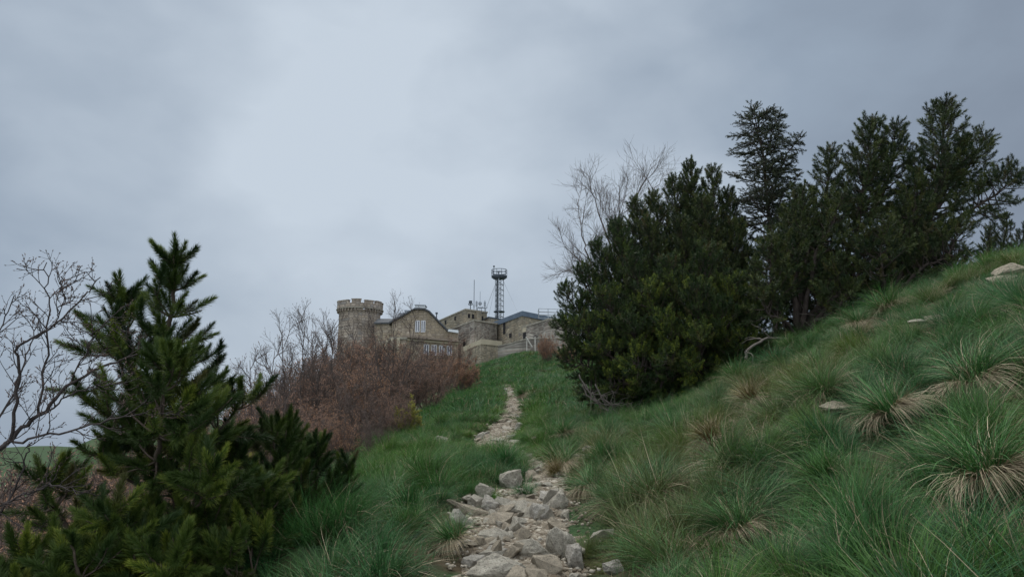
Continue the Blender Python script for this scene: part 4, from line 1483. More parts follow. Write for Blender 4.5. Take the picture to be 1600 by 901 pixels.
SP_T = dict(n=[15, 8, 6], ang=(20, 50), up=0.22, wob=0.09, s0=[0.2, 0.12, 0.12], len=[0.29, 0.17, 0.085], r=[0.009, 0.0045, 0.0034])
bb = G(1000, 19.0, -0.1)
bare_tree('bare_tree', 'pale leafless tree with fine upswept branches behind the dark pines', 'tree',
          [([bb, W(965, 420, 19), W(940, 345, 19), W(922, 290, 19)], .045), ([bb, W(975, 420, 19), W(985, 340, 19.2), W(1018, 262, 19.2)], .045),
           ([bb, W(940, 440, 18.8), W(905, 405, 18.8), W(882, 385, 18.8)], .035), ([bb, W(960, 400, 19.3), W(965, 350, 19.3), W(968, 300, 19.3)], .035),
           ([bb, W(930, 430, 19), W(910, 370, 19), W(900, 310, 19)], .035), ([bb, W(990, 380, 19), W(1015, 310, 19), W(1038, 270, 19)], .03),
           ([bb, W(940, 450, 18.8), W(905, 430, 18.8), W(885, 420, 18.8)], .03)], SP_T, 31, M_TWIG_PALE)

# thin grey trees above the thicket on the left
SP_S = dict(n=[10, 7, 5], ang=(18, 50), up=0.35, wob=0.12, s0=[0.2, 0.15, 0.2], len=[0.32, 0.16, 0.08], r=[0.009, 0.005, 0.0038])
for i, (px, tp, Y, lab) in enumerate(((475, 498, 17, 'thin grey leafless tree standing highest over the thicket, left of the round tower'),
                                      (425, 545, 16, 'small grey leafless tree at the left end of the russet thicket'),
                                      (520, 505, 19, 'thin leafless tree in front of the round tower'),
                                      (615, 480, 21, 'slender leafless tree whose top stands between the round tower and the gabled house'))):
    b = G(px, Y, -0.1)
    h = W(px, tp, Y)
    dx = 0.02 * Y
    bare_tree('bare_tree', lab, 'tree', [([b, b * .5 + h * .5 + (0.02 * Y * (k - 1), 0, 0), h + (dx * (k - 1) * 1.5, 0.2 * k, -0.25 * abs(k - 1))], .028) for k in range(3)],
              SP_S, 50 + i, M_TWIG_DARK, M_BUDD, 1, 0.03)


def shrub_proto(rs, stems=15, spread=0.32, n=(9, 6, 4), bark=M_TWIG_BROWN, bud=M_BUD, budn=1, bs=0.014, dense=1.0, label='', cat='shrub', group=None):
    rg = np.random.default_rng(rs)
    items = []
    for k in range(stems):
        az = rg.uniform(0, 6.28)
        sp = spread * math.sqrt(rg.uniform(0.02, 1))
        top = np.array((math.cos(az) * sp, math.sin(az) * sp, rg.uniform(0.50, 1.0) * (1 - 0.45 * (sp / spread) ** 2 * 0.6)))
        b = top * (0.15, 0.15, 0) + rg.normal(0, 0.02, 3) * (1, 1, 0)
        P = smoothpoly([b, (b + top) / 2 + (math.cos(az) * 0.03, math.sin(az) * 0.03, 0.0), top], 10)
        P[1:-1] += rg.normal(0, 0.008, (8, 3))
        items.append((P, np.linspace(0.0075, 0.0018, 10), 4))
        grow(P, 0.005, 1.0, 0, rg, items, dict(n=list(n), ang=(18, 50), up=0.4, wob=0.12, s0=[0.22, 0.2, 0.2], len=[0.24, 0.12, 0.055], r=[0.0028, 0.0019, 0.0014]))
    return (tubes_mesh('branches', items), bud_mesh('buds', items, budn, bs, rg)), (bark, bud)


protos = [shrub_proto(101), shrub_proto(102, stems=18), shrub_proto(103, spread=0.42, bud=M_BUD2), shrub_proto(104, stems=12, n=(10, 6, 3), bud=M_BUDD, budn=1)]
P_DENSE = shrub_proto(105, stems=34, spread=0.40, n=(8, 5, 4), bud=M_BUD2, budn=3)
P_YEL = shrub_proto(106, stems=14, spread=0.36, bud=M_BUDG, budn=3, bs=0.022)


def place_shrub(pr, px, Y, top, label, group=None, wide=1.0, x=None):
    (m1, m2), (bk_, bd_) = pr
    g = G(px, Y, -0.08)
    h = max(0.8, W(px, top, Y)[2] - g[2])
    r = empty('bare_shrub', g, RNG.uniform(0, 6.28))
    r.scale = (h * wide, h * wide, h)
    tag(r, label, 'shrub', group)
    link_mesh('branches', m1, bk_, r)
    link_mesh('buds', m2, bd_, r)
    return r


LBL = 'twiggy leafless shrub with russet buds in the thicket below the stone house'
GRP = 'bare shrubs crowded in the thicket on the left slope'
k = 0
for Y, xs, tops in ((12.5, (455, 500, 545, 585), (635, 622, 622, 645)),
                    (14.5, (425, 470, 515, 560, 600, 632), (622, 612, 600, 600, 610, 645)),
                    (18, (405, 440, 480, 520, 560, 600, 632), (600, 580, 566, 556, 552, 562, 592)),
                    (24, (410, 440, 470, 505, 540, 575, 610, 645, 672), (600, 585, 562, 556, 550, 548, 548, 560, 590)),
                    (34, (450, 480, 510, 545, 580, 615, 650, 680), (570, 546, 530, 525, 525, 527, 533, 548)),
                    (50, (500, 530, 560, 590, 620, 650, 680, 705), (535, 522, 520, 524, 526, 528, 533, 538))):
    for px, tp in zip(xs, tops):
        place_shrub(protos[k % 4], px + RNG.uniform(-6, 6), Y + RNG.uniform(-.8, .8), tp + RNG.uniform(-20, 10), LBL, GRP, 1.0 + 0.15 * (Y > 20))
        k += 1
place_shrub(P_YEL, 640, 14.3, 668, 'low shrub with yellow young leaves at the thicket edge beside the grass')
place_shrub(P_YEL, 425, 12.2, 690, 'shrub with a few yellow leaves low in the thicket right behind the foreground pine')
place_shrub(P_DENSE, 722, 37.0, 548, 'dense rounded russet shrub at the right end of the thicket, against the grass', None, 1.1)
place_shrub(P_DENSE, 690, 40.0, 556, 'dense russet shrub just left of the rounded one at the thicket end', None, 1.0)
place_shrub(P_DENSE, 856, 60.0, 515, 'russet shrub between the summit grass and the dark pine dome', None, 0.8)
place_shrub(P_DENSE, 884, 52.0, 530, 'russet shrub half hidden by the left edge of the dark pine dome', None, 1.0)

# scrub on the slope behind the near pine
LBL2 = 'low grey brown scrub bush on the slope behind the foreground pine'
GRP2 = 'scrub on the slope behind the foreground pine'
k = 0
for Y, xs, tops in ((6.0, (-20, 40, 100, 160, 330, 420), (800, 780, 790, 800, 800, 800)),
                    (9, (-10, 40, 90, 140, 190, 240, 300, 360, 420), (740, 735, 740, 735, 730, 720, 720, 720, 715)),
                    (14, (10, 60, 110, 160, 210, 260, 310, 360, 400), (712, 708, 704, 700, 692, 690, 680, 660, 645)),
                    (22, (0, 50, 100, 150, 200, 250, 300, 350, 390), (702, 700, 698, 694, 690, 672, 655, 635, 618))):
    for px, tp in zip(xs, tops):
        place_shrub(protos[(k * 3) % 4], px + RNG.uniform(-8, 8), Y + RNG.uniform(-.8, .8), tp + RNG.uniform(-5, 5), LBL2, GRP2, 1.2)
        k += 1

# ------------------------------------------------------------------ rocks
def rock_mesh(name, rs, npts=16, sub=2, rough=0.035, mat=None):
    r = np.random.default_rng(rs)
    bm = bmesh.new()
    for _ in range(npts):
        d = unit(r.normal(0, 1, 3))
        bm.verts.new(d * r.uniform(0.82, 1.0) * 0.5)
    res = bmesh.ops.convex_hull(bm, input=bm.verts)
    bmesh.ops.delete(bm, geom=[v for v in bm.verts if not v.link_faces], context='VERTS')
    bmesh.ops.dissolve_limit(bm, angle_limit=0.30, verts=bm.verts, edges=bm.edges)
    bmesh.ops.bevel(bm, geom=list(bm.edges), offset=0.012, segments=2, affect='EDGES', profile=0.6)
    bmesh.ops.triangulate(bm, faces=bm.faces)
    for _ in range(sub):
        long_ = [e for e in bm.edges if e.calc_length() > 0.06]
        bmesh.ops.subdivide_edges(bm, edges=long_, cuts=1)
        bmesh.ops.triangulate(bm, faces=bm.faces)
    off = Vector(r.uniform(0, 50, 3))
    for v in bm.verts:
        nn = mnoise.fractal(v.co * 4 + off, 0.8, 2.2, 5)
        n2 = mnoise.noise(v.co * 14 + off)
        v.co += v.normal * (nn * rough + n2 * rough * 0.35)
    me = bpy.data.meshes.new(name)
    bm.to_mesh(me)
    bm.free()
    for p in me.polygons:
        p.use_smooth = False
    if mat:
        me.materials.append(mat)
    return me


M_ROCK = mat_rock('pale granite', [(0.14, 0.12, 0.09), (0.31, 0.28, 0.225), (0.48, 0.445, 0.365)], 2.0)
M_ROCK_G = mat_rock('grey granite', [(0.14, 0.125, 0.105), (0.30, 0.275, 0.235), (0.48, 0.45, 0.40)], 2.0)
M_ROCK_T = mat_rock('tan rock', [(0.12, 0.093, 0.062), (0.26, 0.215, 0.152), (0.41, 0.35, 0.26)], 2.0, False)
MR = {'p': M_ROCK, 'g': M_ROCK_G, 't': M_ROCK_T}


def rock(px, py, Y, w, h, dep, m, label, rs, rot=0.0, tilt=0.0, roll=0.0, sink=0.30, npts=16, name='rock'):
    """w, h: size in photograph pixels, dep: depth in metres"""
    x, y = W(px, py, Y)[0], Y + dep * 0.35
    s = Y / FPX
    me = rock_mesh(name, rs, npts, 3 if w > 22 else 2, mat=MR[m])
    o = link_mesh(name, me, None, None, (x, y, hz(x, y) + h * s * (0.5 - max(sink, 0.0) * 0.75)))
    o.rotation_euler = (tilt, roll, rot)
    o.scale = (w * s * 1.15, dep * 1.15, h * s * 1.2)
    tag(o, label, 'rock')
    return o


for _r in ROCKS:
    rock(**_r)

# many small stones on the path, each its own object
SM = [rock_mesh('stone', 400 + i, 12, 1, 0.03, [M_ROCK, M_ROCK_T, M_ROCK_G, M_ROCK_T, M_ROCK, M_ROCK_T][i]) for i in range(6)]
rs = np.random.default_rng(9)
cnt = 0
tt = 0
while cnt < 240 and tt < 6000:
    tt += 1
    i = int(rs.uniform(0, 1) ** 1.5 * 215)
    hw = _PWI[i]
    a = rs.normal(0, 0.55) * hw
    x, y = _PP[i][0] + a, _PP[i][1] + rs.normal(0, 0.05)
    s = rs.uniform(0.035, 0.11) * (1 + 0.07 * y)
    if 3.8 < y < 6.6 and rs.uniform() < 0.40:
        s *= 1.75
    o = link_mesh('stone', SM[cnt % 6], None, None, (x, y, hz(x, y) + 0.02 + s * 0.08))
    o.rotation_euler = (rs.normal(0, 0.35), rs.normal(0, 0.35), rs.uniform(0, 6.28))
    o.scale = (s * rs.uniform(0.9, 1.5), s * rs.uniform(0.8, 1.2), s * rs.uniform(0.35, 0.75))
    tag(o, 'small loose angular stone lying on the dirt path', 'stone', 'loose stones on the dirt path')
    cnt += 1


# fine gravel between them: nobody could count it
def gravel():
    r = np.random.default_rng(14)
    base = np.array([(1, 0, 0), (-1, 0, 0), (0, 1, 0), (0, -1, 0), (0, 0, 1), (0, 0, -1)], float)
    F = np.array([(0, 2, 4), (2, 1, 4), (1, 3, 4), (3, 0, 4), (2, 0, 5), (1, 2, 5), (3, 1, 5), (0, 3, 5)])
    n = 9000
    i = (r.uniform(0, 1, n) ** 1.3 * 217).astype(int)
    X = _PP[i, 0] + r.normal(0, 0.5, n) * _PWI[i]
    Y = _PP[i, 1] + r.normal(0, 0.05, n)
    s = r.uniform(0.005, 0.022, n) * (1 + 0.05 * Y)
    Z = height(X, Y) + 0.022
    R = frames(r.normal(0, 1, (n, 3)), r)
    V = base[None] * (s[:, None, None] * r.uniform(0.5, 1.2, (n, 6, 1)))
    V = np.einsum('nij,nvj->nvi', R, V) * (1, 1, 0.7) + np.stack([X, Y, Z], -1)[:, None]
    T = (F[None] + (np.arange(n) * 6)[:, None, None]).reshape(-1, 3)
    bc = np.ones((n, 6, 4))
    bc[..., 0] = r.uniform(0, 1, n)[:, None]
    M = Mat('gravel', 0.95, 0.1)
    a = M.attr('bc')
    sc = M.n('ShaderNodeSeparateColor')
    M.link(a.outputs['Color'], sc.inputs[0])
    M.color(M.ramp(sc.outputs[0], [(0, (0.10, 0.08, 0.058)), (0.5, (0.24, 0.205, 0.155)), (1, (0.42, 0.385, 0.32))]))
    tag(link_mesh('gravel', mesh_np('gravel', V.reshape(-1, 3), T, None, bc.reshape(-1, 4)), M.m), kind='stuff')


gravel()

# ------------------------------------------------------------------ the observatory on the summit
def WZ(px, py, z):
    """point seen at (px, py) whose height is z"""
    a = W(px, py, 1.0)
    return a * (z / a[2])


class Thing:
    def __init__(self, name, label, cat, base, group=None):
        self.b = np.array(base, float)
        self.o = tag(empty(name, self.b), label, cat, group)

    def part(self, name, mb, mat, parent=None):
        m = MB()
        m.v = [tuple(np.array(p) - self.b) for p in mb.v]
        m.f = mb.f
        o = m.build(name, mat, parent or self.o)
        return o


M_TOWER = mat_stone_wall('tower ashlar', [(0.394, 0.328, 0.255), (0.313, 0.264, 0.213), (0.464, 0.399, 0.326), (0.256, 0.235, 0.213)], (0.186, 0.164, 0.142), 1.4, 2.2, 0.35)
M_HOUSE = mat_stone_wall('house stone', [(0.382, 0.317, 0.226), (0.337, 0.281, 0.205), (0.430, 0.365, 0.284), (0.290, 0.247, 0.198)], (0.256, 0.218, 0.169), 1.5, 2.4, 0.5)
M_STONE = mat_stone_wall('mixed stone', [(0.348, 0.289, 0.207), (0.256, 0.225, 0.170), (0.419, 0.363, 0.268), (0.186, 0.169, 0.145)], (0.278, 0.254, 0.194), 1.5, 2.2, 0.9)
M_RUBBLE = mat_stone_wall('rubble stone', [(0.348, 0.302, 0.255), (0.197, 0.169, 0.145), (0.440, 0.399, 0.341), (0.128, 0.115, 0.104)], (0.348, 0.327, 0.280), 1.3, 1.8, 1.0)
M_COPE = mat_plain('coping stone', (0.30, 0.28, 0.23), 0.9, 0.25, 1.5)
M_SLATE = mat_plain('slate roof', (0.075, 0.08, 0.085), 0.8, 0.3, 2)
M_ZINC = mat_plain('blue grey zinc roof', (0.10, 0.135, 0.18), 0.6, 0.15, 0.6)
M_BEIGE = mat_plain('beige render', (0.42, 0.375, 0.275), 0.9, 0.12, 0.8)
M_WHITE = mat_plain('white painted metal', (0.62, 0.66, 0.68), 0.5, 0.1, 1)
M_FRAME = mat_plain('pale window frame', (0.55, 0.56, 0.58), 0.6, 0.1, 3)
M_PANE = mat_plain('window glass', (0.10, 0.11, 0.15), 0.12, 0.2, 0.7)
M_DARK = mat_plain('dark opening', (0.018, 0.018, 0.02), 0.9, 0.2, 2)
M_STEEL = mat_plain('dark steel', (0.07, 0.085, 0.10), 0.6, 0.2, 2, 0.3)
M_GALV = mat_plain('galvanised steel', (0.30, 0.33, 0.36), 0.5, 0.15, 2, 0.4)
M_WOOD = mat_plain('pale weathered wood', (0.42, 0.40, 0.36), 0.9, 0.15, 4)
M_DRY = mat_plain('dry timber', (0.23, 0.19, 0.15), 0.9, 0.2, 4)


def ringseg(mb, c, r0, r1, z0, z1, a0, a1, n):
    """solid ring segment (angles in radians)"""
    th = np.linspace(a0, a1, n + 1)
    k0 = []
    for t in th:
        k0 += [(c[0] + r0 * math.cos(t), c[1] + r0 * math.sin(t), z0), (c[0] + r1 * math.cos(t), c[1] + r1 * math.sin(t), z0),
               (c[0] + r1 * math.cos(t), c[1] + r1 * math.sin(t), z1), (c[0] + r0 * math.cos(t), c[1] + r0 * math.sin(t), z1)]
    fs = []
    for i in range(n):
        a, b = i * 4, i * 4 + 4
        fs += [(a + j, a + (j + 1) % 4, b + (j + 1) % 4, b + j) for j in range(4)]
    if abs(a1 - a0) < 6.28:
        fs += [(3, 2, 1, 0), (n * 4, n * 4 + 1, n * 4 + 2, n * 4 + 3)]
    mb.add(k0, fs)


# round tower
TY = 118.0
tcx = W(562, 500, TY)[0]
tz = lambda py: W(562, py, TY - 3.5)[2]
rb, rt = 3.40, 3.78
tb = (tcx, TY, tz(600))
T1 = Thing('round_tower', 'round stone tower with a battlemented top at the left end of the summit buildings', 'tower', tb)
m = MB()
zs = [tz(600), tz(560), tz(520), tz(492), tz(484)]
rr = [rb + .25, rb + .1, rb + .03, rb, rb]
for i in range(4):
    th = np.arange(48) * 2 * math.pi / 48
    lo = [(tcx + rr[i] * math.cos(t), TY + rr[i] * math.sin(t), zs[i]) for t in th]
    hi = [(tcx + rr[i + 1] * math.cos(t), TY + rr[i + 1] * math.sin(t), zs[i + 1]) for t in th]
    m.add(lo + hi, [(j, (j + 1) % 48, 48 + (j + 1) % 48, 48 + j) for j in range(48)])
T1.part('wall', m, M_TOWER)
m = MB()
ringseg(m, (tcx, TY), 3.0, rt, tz(479.4), tz(472.6), 0, 2 * math.pi, 60)
pp = T1.part('parapet', m, M_TOWER)
m = MB()
ringseg(m, (tcx, TY), 3.0, rt + 0.13, tz(480.6), tz(479.3), 0, 2 * math.pi, 60)
T1.part('string_course', m, M_COPE)
rg = np.random.default_rng(3)
for i in range(40):
    a = i * 2 * math.pi / 40
    m = MB()
    m.box((tcx + (rb + .16) * math.cos(a), TY + (rb + .16) * math.sin(a), (tz(480.6) + tz(484.6)) / 2), (0.42, 0.28, tz(480.6) - tz(484.6)), a)
    T1.part('corbel', m, M_TOWER)
for i in range(11):
    a = i * 2 * math.pi / 11 + 0.18
    m = MB()
    h = tz(468.0) + rg.uniform(-.12, .10)
    ringseg(m, (tcx, TY), 3.25, rt, tz(472.7), h, a - 0.205, a + 0.205, 6)
    ringseg(m, (tcx, TY), 3.18, rt + .07, h, h + 0.12, a - 0.225, a + 0.225, 6)
    T1.part('merlon', m, M_TOWER)

# gabled house
HY = 110.0
hp = lambda px, py, Y=HY: W(px, py, Y)
T2 = Thing('stone_house', 'tan stone house with a blunt gable and paired pale windows, beside the round tower', 'house', hp(660, 600))
back = np.array((-2.0, 14.0, 0.0))
m = MB()
m.prism([hp(612, 610), hp(716, 610), hp(716, 521), hp(699, 518.5), hp(684, 503.5), hp(670, 488.5), hp(663, 484.6), hp(648, 484.2), hp(612.5, 504)], back)
T2.part('wall', m, M_HOUSE)
m = MB()
ov = np.array((0.06, -0.5, 0))
out_l = [hp(608, 506), hp(648, 483.8), hp(663, 484.2), hp(670.5, 488.2), hp(684.6, 503), hp(699.5, 518)]
up_l = [hp(608, 503.2), hp(648.5, 481.2), hp(663, 481.6), hp(671.5, 486), hp(686, 501), hp(700.5, 516)]
for i in range(5):
    m.prism([out_l[i] + ov, out_l[i + 1] + ov, up_l[i + 1] + ov, up_l[i] + ov], back + (0, 0.9, 0))
T2.part('roof', m, M_SLATE)
m = MB()
m.prism([hp(699.5, 518) + ov, hp(716, 520.5) + ov, hp(716, 516.2) + ov, hp(701, 514.5) + ov], (-1, 6, 0))
T2.part('gutter', m, M_WHITE)


def window(T, x0, x1, y0, y1, Y, frame=M_FRAME, cols=2, depth=0.12, pane=M_PANE, name='window'):
    """a framed window sitting proud in a wall plane of constant Y"""
    a, b = hp(x0, y1, Y), hp(x1, y0, Y)
    X0, X1, Z0, Z1 = a[0], b[0], a[2], b[2]
    f = MB()
    t = 0.12
    f.box(((X0 + X1) / 2, Y - .05, Z1 - t / 2), (X1 - X0, depth, t))
    f.box(((X0 + X1) / 2, Y - .05, Z0 + t / 2), (X1 - X0, depth, t))
    for k in range(cols + 1):
        xx = X0 + t / 2 + (X1 - X0 - t) * k / cols
        f.box((xx, Y - .05, (Z0 + Z1) / 2), (t * (1.6 if 0 < k < cols else 1), depth * .98, Z1 - Z0 - 2 * t - .004))
    fo = T.part(name, f, frame)
    p = MB()
    p.box(((X0 + X1) / 2, Y - .012, (Z0 + Z1) / 2), (X1 - X0 - t, .03, Z1 - Z0 - t))
    T.part('pane', p, pane, fo)


window(T2, 648.5, 656, 500.5, 518.5, HY)
window(T2, 657.5, 665, 500.5, 518.8, HY)
m = MB()
m.prism([hp(629, 527.5) + ov * 2, hp(716, 535) + ov * 2, hp(716, 532) + ov * 2, hp(629, 524) + ov * 2], (0, 1.0, 0))
T2.part('cornice', m, M_DRY)
m = MB()
m.prism([hp(629, 531, 109.7), hp(716, 538, 109.7), hp(716, 535.2, 109.7), hp(629, 527.7, 109.7)], (0, .25, 0))
T2.part('lintel_band', m, M_BEIGE)
for x0 in (662, 674, 686, 698):
    window(T2, x0, x0 + 8.5, 537.5 + (x0 - 660) * .07, 555, HY)
# wing between tower and gable
m = MB()
m.prism([hp(585, 610, 113), hp(612, 610, 112), hp(612, 505.5, 112), hp(585, 506, 113)], (0, 8, 0))
T2.part('side_wing', m, M_HOUSE)
m = MB()
m.prism([hp(584, 506, 112.6), hp(613, 505.5, 111.6), hp(617, 500, 114), hp(590, 500, 115)], (0, 0.01, 0.25))
T2.part('wing_roof', m, M_SLATE)
T = Thing('roof_light', 'white box shaped roof light on the blunt gable of the stone house', 'roof light', hp(656, 481.5, 111))
m = MB()
m.prism([hp(649, 481.4, 110.4), hp(663.5, 482, 110.4), hp(664.5, 477, 110.4), hp(648, 476.2, 110.4)], (0, 1.8, 0))
T.part('box', m, M_WHITE)
m = MB()
m.prism([hp(647.5, 476.3, 110.2), hp(665, 477.1, 110.2), hp(665, 475.9, 110.2), hp(647.5, 475.2, 110.2)], (0, 2.2, 0))
T.part('lid', m, M_GALV)
for (px, py, w, lab) in ((636, 488.5, 7, 'upper of two low grey roof vents left of the white roof light'), (628, 492.5, 7, 'lower of two low grey roof vents left of the white roof light')):
    c = hp(px, py, 114)
    T = Thing('roof_vent', lab, 'vent', c)
    m = MB()
    ringseg(m, (c[0], c[1]), 0.01, w * .05, c[2] - .8, c[2] + .2, 0, 2 * math.pi, 12)
    T.part('pipe', m, M_GALV)
    m = MB()
    ringseg(m, (c[0], c[1]), 0.01, w * .065, c[2] + .2, c[2] + .4, 0, 2 * math.pi, 12)
    T.part('cap', m, M_GALV)
c = hp(682, 500, 113)
T = Thing('flue_pipe', 'small dark flue pipe with a cap behind the right slope of the gable', 'flue', c)
m = MB()
m.bar(c, c + (0, 0, 1.0), .09)
T.part('pipe', m, M_STEEL)
m = MB()
m.bar(c + (0, 0, 1.0), c + (0, 0, 1.25), .2, 8)
T.part('cap', m, M_STEEL)

# terrace wall in front
TW = 104.0
T = Thing('terrace_wall', 'tan terrace wall with pale sloping coping below the gabled house', 'wall', hp(640, 600, TW))
m = MB()
m.prism([hp(570, 620, TW), hp(634, 620, TW), hp(634, 528.5, TW), hp(612, 528.5, TW), hp(570, 550, TW)], (0, 0.8, 0))
m2 = MB()
m2.prism([hp(569, 551, TW - .2), hp(612, 529.5, TW - .2), hp(635, 529.5, TW - .2), hp(635, 526.5, TW - .2), hp(611, 526.5, TW - .2), hp(569, 548, TW - .2)], (0, 1.2, 0))
T.part('wall', m, M_HOUSE)
T.part('coping', m2, M_COPE)
for i in range(6):
    px = 577 + i * 9
    py = 552 - (px - 570) * .5 if px < 612 else 533
    m = MB()
    a = hp(px, py + 9, TW - .25)
    m.box((a[0], a[1], a[2] + .5), (0.45, 0.3, 1.6))
    T.part('pilaster', m, M_BEIGE)


def flat_block(name, label, cat, c, l, r, bot, mat, roofmat, Yc, slab=0.22, over=0.25, back_=10.0, roofname='roof'):
    """flat roofed block: c, l, r = pixels of the near corner and the two roof ends (same height)"""
    C = W(c[0], c[1], Yc)
    z = C[2]
    Lp, Rp = WZ(l[0], l[1], z), WZ(r[0], r[1], z)
    zb = W(c[0], bot, Yc)[2]
    Bk = Lp + Rp - C
    T = Thing(name, label, cat, (C[0], C[1], zb))
    m = MB()
    dn = (0, 0, -(z - slab - zb))
    m.prism([p - (0, 0, slab) for p in (Lp, C, Rp, Bk)], dn)
    T.part('wall', m, mat)
    cen = (Lp + Rp) / 2
    m = MB()
    m.prism([p + unit(p - cen) * over * (1, 1, 0) for p in (Lp, C, Rp, Bk)], (0, 0, -slab + 0.003))
    T.part(roofname, m, roofmat)
    return T, C, Lp, Rp, z, zb


def on_face(T, A, B, z, zb, u0, u1, v0, v1, name, mat, proud=0.06, depth=0.12):
    """box on the wall face A-B: u along, v down from the roof (0..1 of wall height)"""
    d = (B - A) * (1, 1, 0)
    nrm = unit(np.cross(d, UP)) 
    if np.dot(nrm, -A * (1, 1, 0)) < 0:
        nrm = -nrm
    m = MB()
    P = []
    for u, v in ((u0, v1), (u1, v1), (u1, v0), (u0, v0)):
        q = A + d * u
        P.append(np.array((q[0], q[1], z - (z - zb) * v)) + nrm * proud)
    m.prism(P, -nrm * depth)
    return T.part(name, m, mat)


T3, C, Lp, Rp, z, zb = flat_block('observation_block', 'tall flat roofed stone block carrying the antennas, behind the lower rubble block', 'building', (727, 482), (686, 500), (761, 487), 535, M_STONE, M_COPE, 120)
for u in (0.25, 0.62):
    on_face(T3, Lp, C, z, zb, u, u + .05, .10, .22, 'window', M_DARK)
on_face(T3, C, Rp, z, zb, .12, .22, .14, .26, 'window', M_DARK)
on_face(T3, C, Rp, z, zb, .30, .40, .14, .26, 'window', M_DARK)
on_face(T3, C, Rp, z, zb, .70, .82, .16, .30, 'window', M_DARK)
on_face(T3, C, Rp, z, zb, .45, .66, .02, .36, 'bay', M_STONE, 0.5, 0.6)
T4, C, Lp, Rp, z, zb = flat_block('rubble_block', 'lower block of dark rubble stone in front of the antenna block', 'building', (741, 499), (706, 512.5), (777, 505), 575, M_RUBBLE, M_COPE, 109)
on_face(T4, Lp, C, z, zb, .55, .62, .35, .6, 'window', M_DARK)
T5, C, Lp, Rp, z, zb = flat_block('link_block', 'low dark strip of building between the antenna block and the blue roof', 'building', (764, 494.5), (757, 498), (800, 500.5), 545, M_STONE, M_STEEL, 119)
T6, C, Lp, Rp, z, zb = flat_block('blue_roofed_building', 'stone building with a deep blue grey metal roof edge and a dark slit window', 'building', (816, 486), (769, 504.5), (868, 497), 575, M_STONE, M_ZINC, 104, slab=0.75, over=0.35)
on_face(T6, Lp, C, z, zb, .40, .47, .085, .30, 'slit_window', M_DARK)
on_face(T6, Lp, C, z, zb, .60, .67, .32, .40, 'window', M_DARK)
on_face(T6, Lp, C, z, zb, .10, .13, .09, .55, 'drain_pipe', M_STEEL, 0.12)
T7, C, Lp, Rp, z, zb = flat_block('rubble_annex', 'low annex of reddish rubble stone with a railing on its roof, at the right end', 'building', (858, 497), (816, 510), (905, 504), 570, M_RUBBLE, M_COPE, 94, over=0.12)
on_face(T7, Lp, C, z, zb, .02, .16, .0, .14, 'pale_panel', M_BEIGE, .05)
on_face(T7, Lp, C, z, zb, .04, .15, .16, .30, 'doorway', M_DARK, .05)
T8, C, Lp, Rp, z, zb = flat_block('rendered_annex', 'small low annex with a wide beige rendered band, just left of the grassy crest', 'building', (752, 529.5), (716, 545), (784, 533), 575, M_STONE, M_BEIGE, 99, slab=0.72, over=0.12)

# railing on the annex roof
a, b = W(842, 497, 95), W(900, 499, 95)
T = Thing('roof_railing', 'thin metal railing standing on the roof of the right rubble annex', 'railing', (a + b) / 2)
m2 = MB()
for u in (0, .25, .5, .75, 1.0):
    q = a + (b - a) * u
    m = MB()
    m.bar(q, q + (0, 0, 1.35), .045)
    T.part('post', m, M_GALV)
for h in (.5, .9, 1.33):
    m = MB()
    m.bar(a + (0, 0, h), b + (0, 0, h), .035)
    m.bar(a + (0, 3, h), b + (0, 3, h), .035)
    m.bar(a + (0, 0, h), a + (0, 3, h), .035)
    T.part('rail', m, M_GALV)

# boundary wall at the crest
T = Thing('boundary_wall', 'dark drystone wall running along the grassy crest', 'wall', W(800, 545, 92))
P = [W(778, 541, 95), W(800, 536.5, 93), W(822, 530, 91), W(850, 529, 90), W(880, 530, 90)]
m, m2 = MB(), MB()
for i in range(4):
    A, Bp = P[i], P[i + 1]
    m.prism([A, Bp, Bp - (0, 0, 3), A - (0, 0, 3)], (0, 0.5, 0))
    m2.prism([A + (-.01, -.1, .14), Bp + (.01, -.1, .14), Bp + (.01, -.1, .004), A + (-.01, -.1, .004)], (0, .7, 0))
T.part('wall', m, M_RUBBLE)
T.part('coping', m2, M_COPE)
q0, q1 = W(823, 528, 89.4), W(836, 527, 89.4)
T = Thing('wooden_fence', 'pale wooden posts and a leaning brace at the crest of the grass', 'fence', W(829, 542, 89.4))
for q in (q0, q1):
    m = MB()
    m.box((q[0], q[1], q[2] - .8), (.14, .14, 1.8))
    T.part('post', m, M_WOOD)
m = MB()
m.bar(W(821.5, 526, 89.2), W(831.5, 542, 89.2), .09, 4)
T.part('brace', m, M_WOOD)
m = MB()
m.bar(q0 + (0, 0, -.1), q1 + (0, 0, -.1), .05, 4)
T.part('rail', m, M_WOOD)

# lattice tower with round platform
LY = 126.0
lz = lambda py: W(780, py, LY)[2]
lx = W(780, 470, LY)[0]
T = Thing('lattice_tower', 'slim steel lattice tower with a round railed platform and guy wires', 'tower', (lx, LY, lz(512)))
R3 = 0.86
cor = lambda k, zz, r=R3: np.array((lx + r * math.cos(2 * math.pi * k / 3 + .45), LY + r * math.sin(2 * math.pi * k / 3 + .45), zz))
z0, z1 = lz(512), lz(436)
for k in range(3):
    m = MB()
    m.bar(cor(k, z0), cor(k, z1), .075)
    T.part('leg', m, M_GALV)
m = MB()
nb = 9
for i in range(nb):
    za, zb_ = z0 + (z1 - z0) * i / nb, z0 + (z1 - z0) * (i + 1) / nb
    for k in range(3):
        m.bar(cor(k, za), cor(k + 1, zb_) if i % 2 else cor(k + 1, zb_), .04, 4)
        m.bar(cor(k, za), cor(k + 1, za), .035, 4)
T.part('bracing', m, M_GALV)
m = MB()
m.bar((lx - .35, LY - .3, z0), (lx - .35, LY - .3, z1), .17, 8)
T.part('cable_duct', m, M_STEEL)
m = MB()
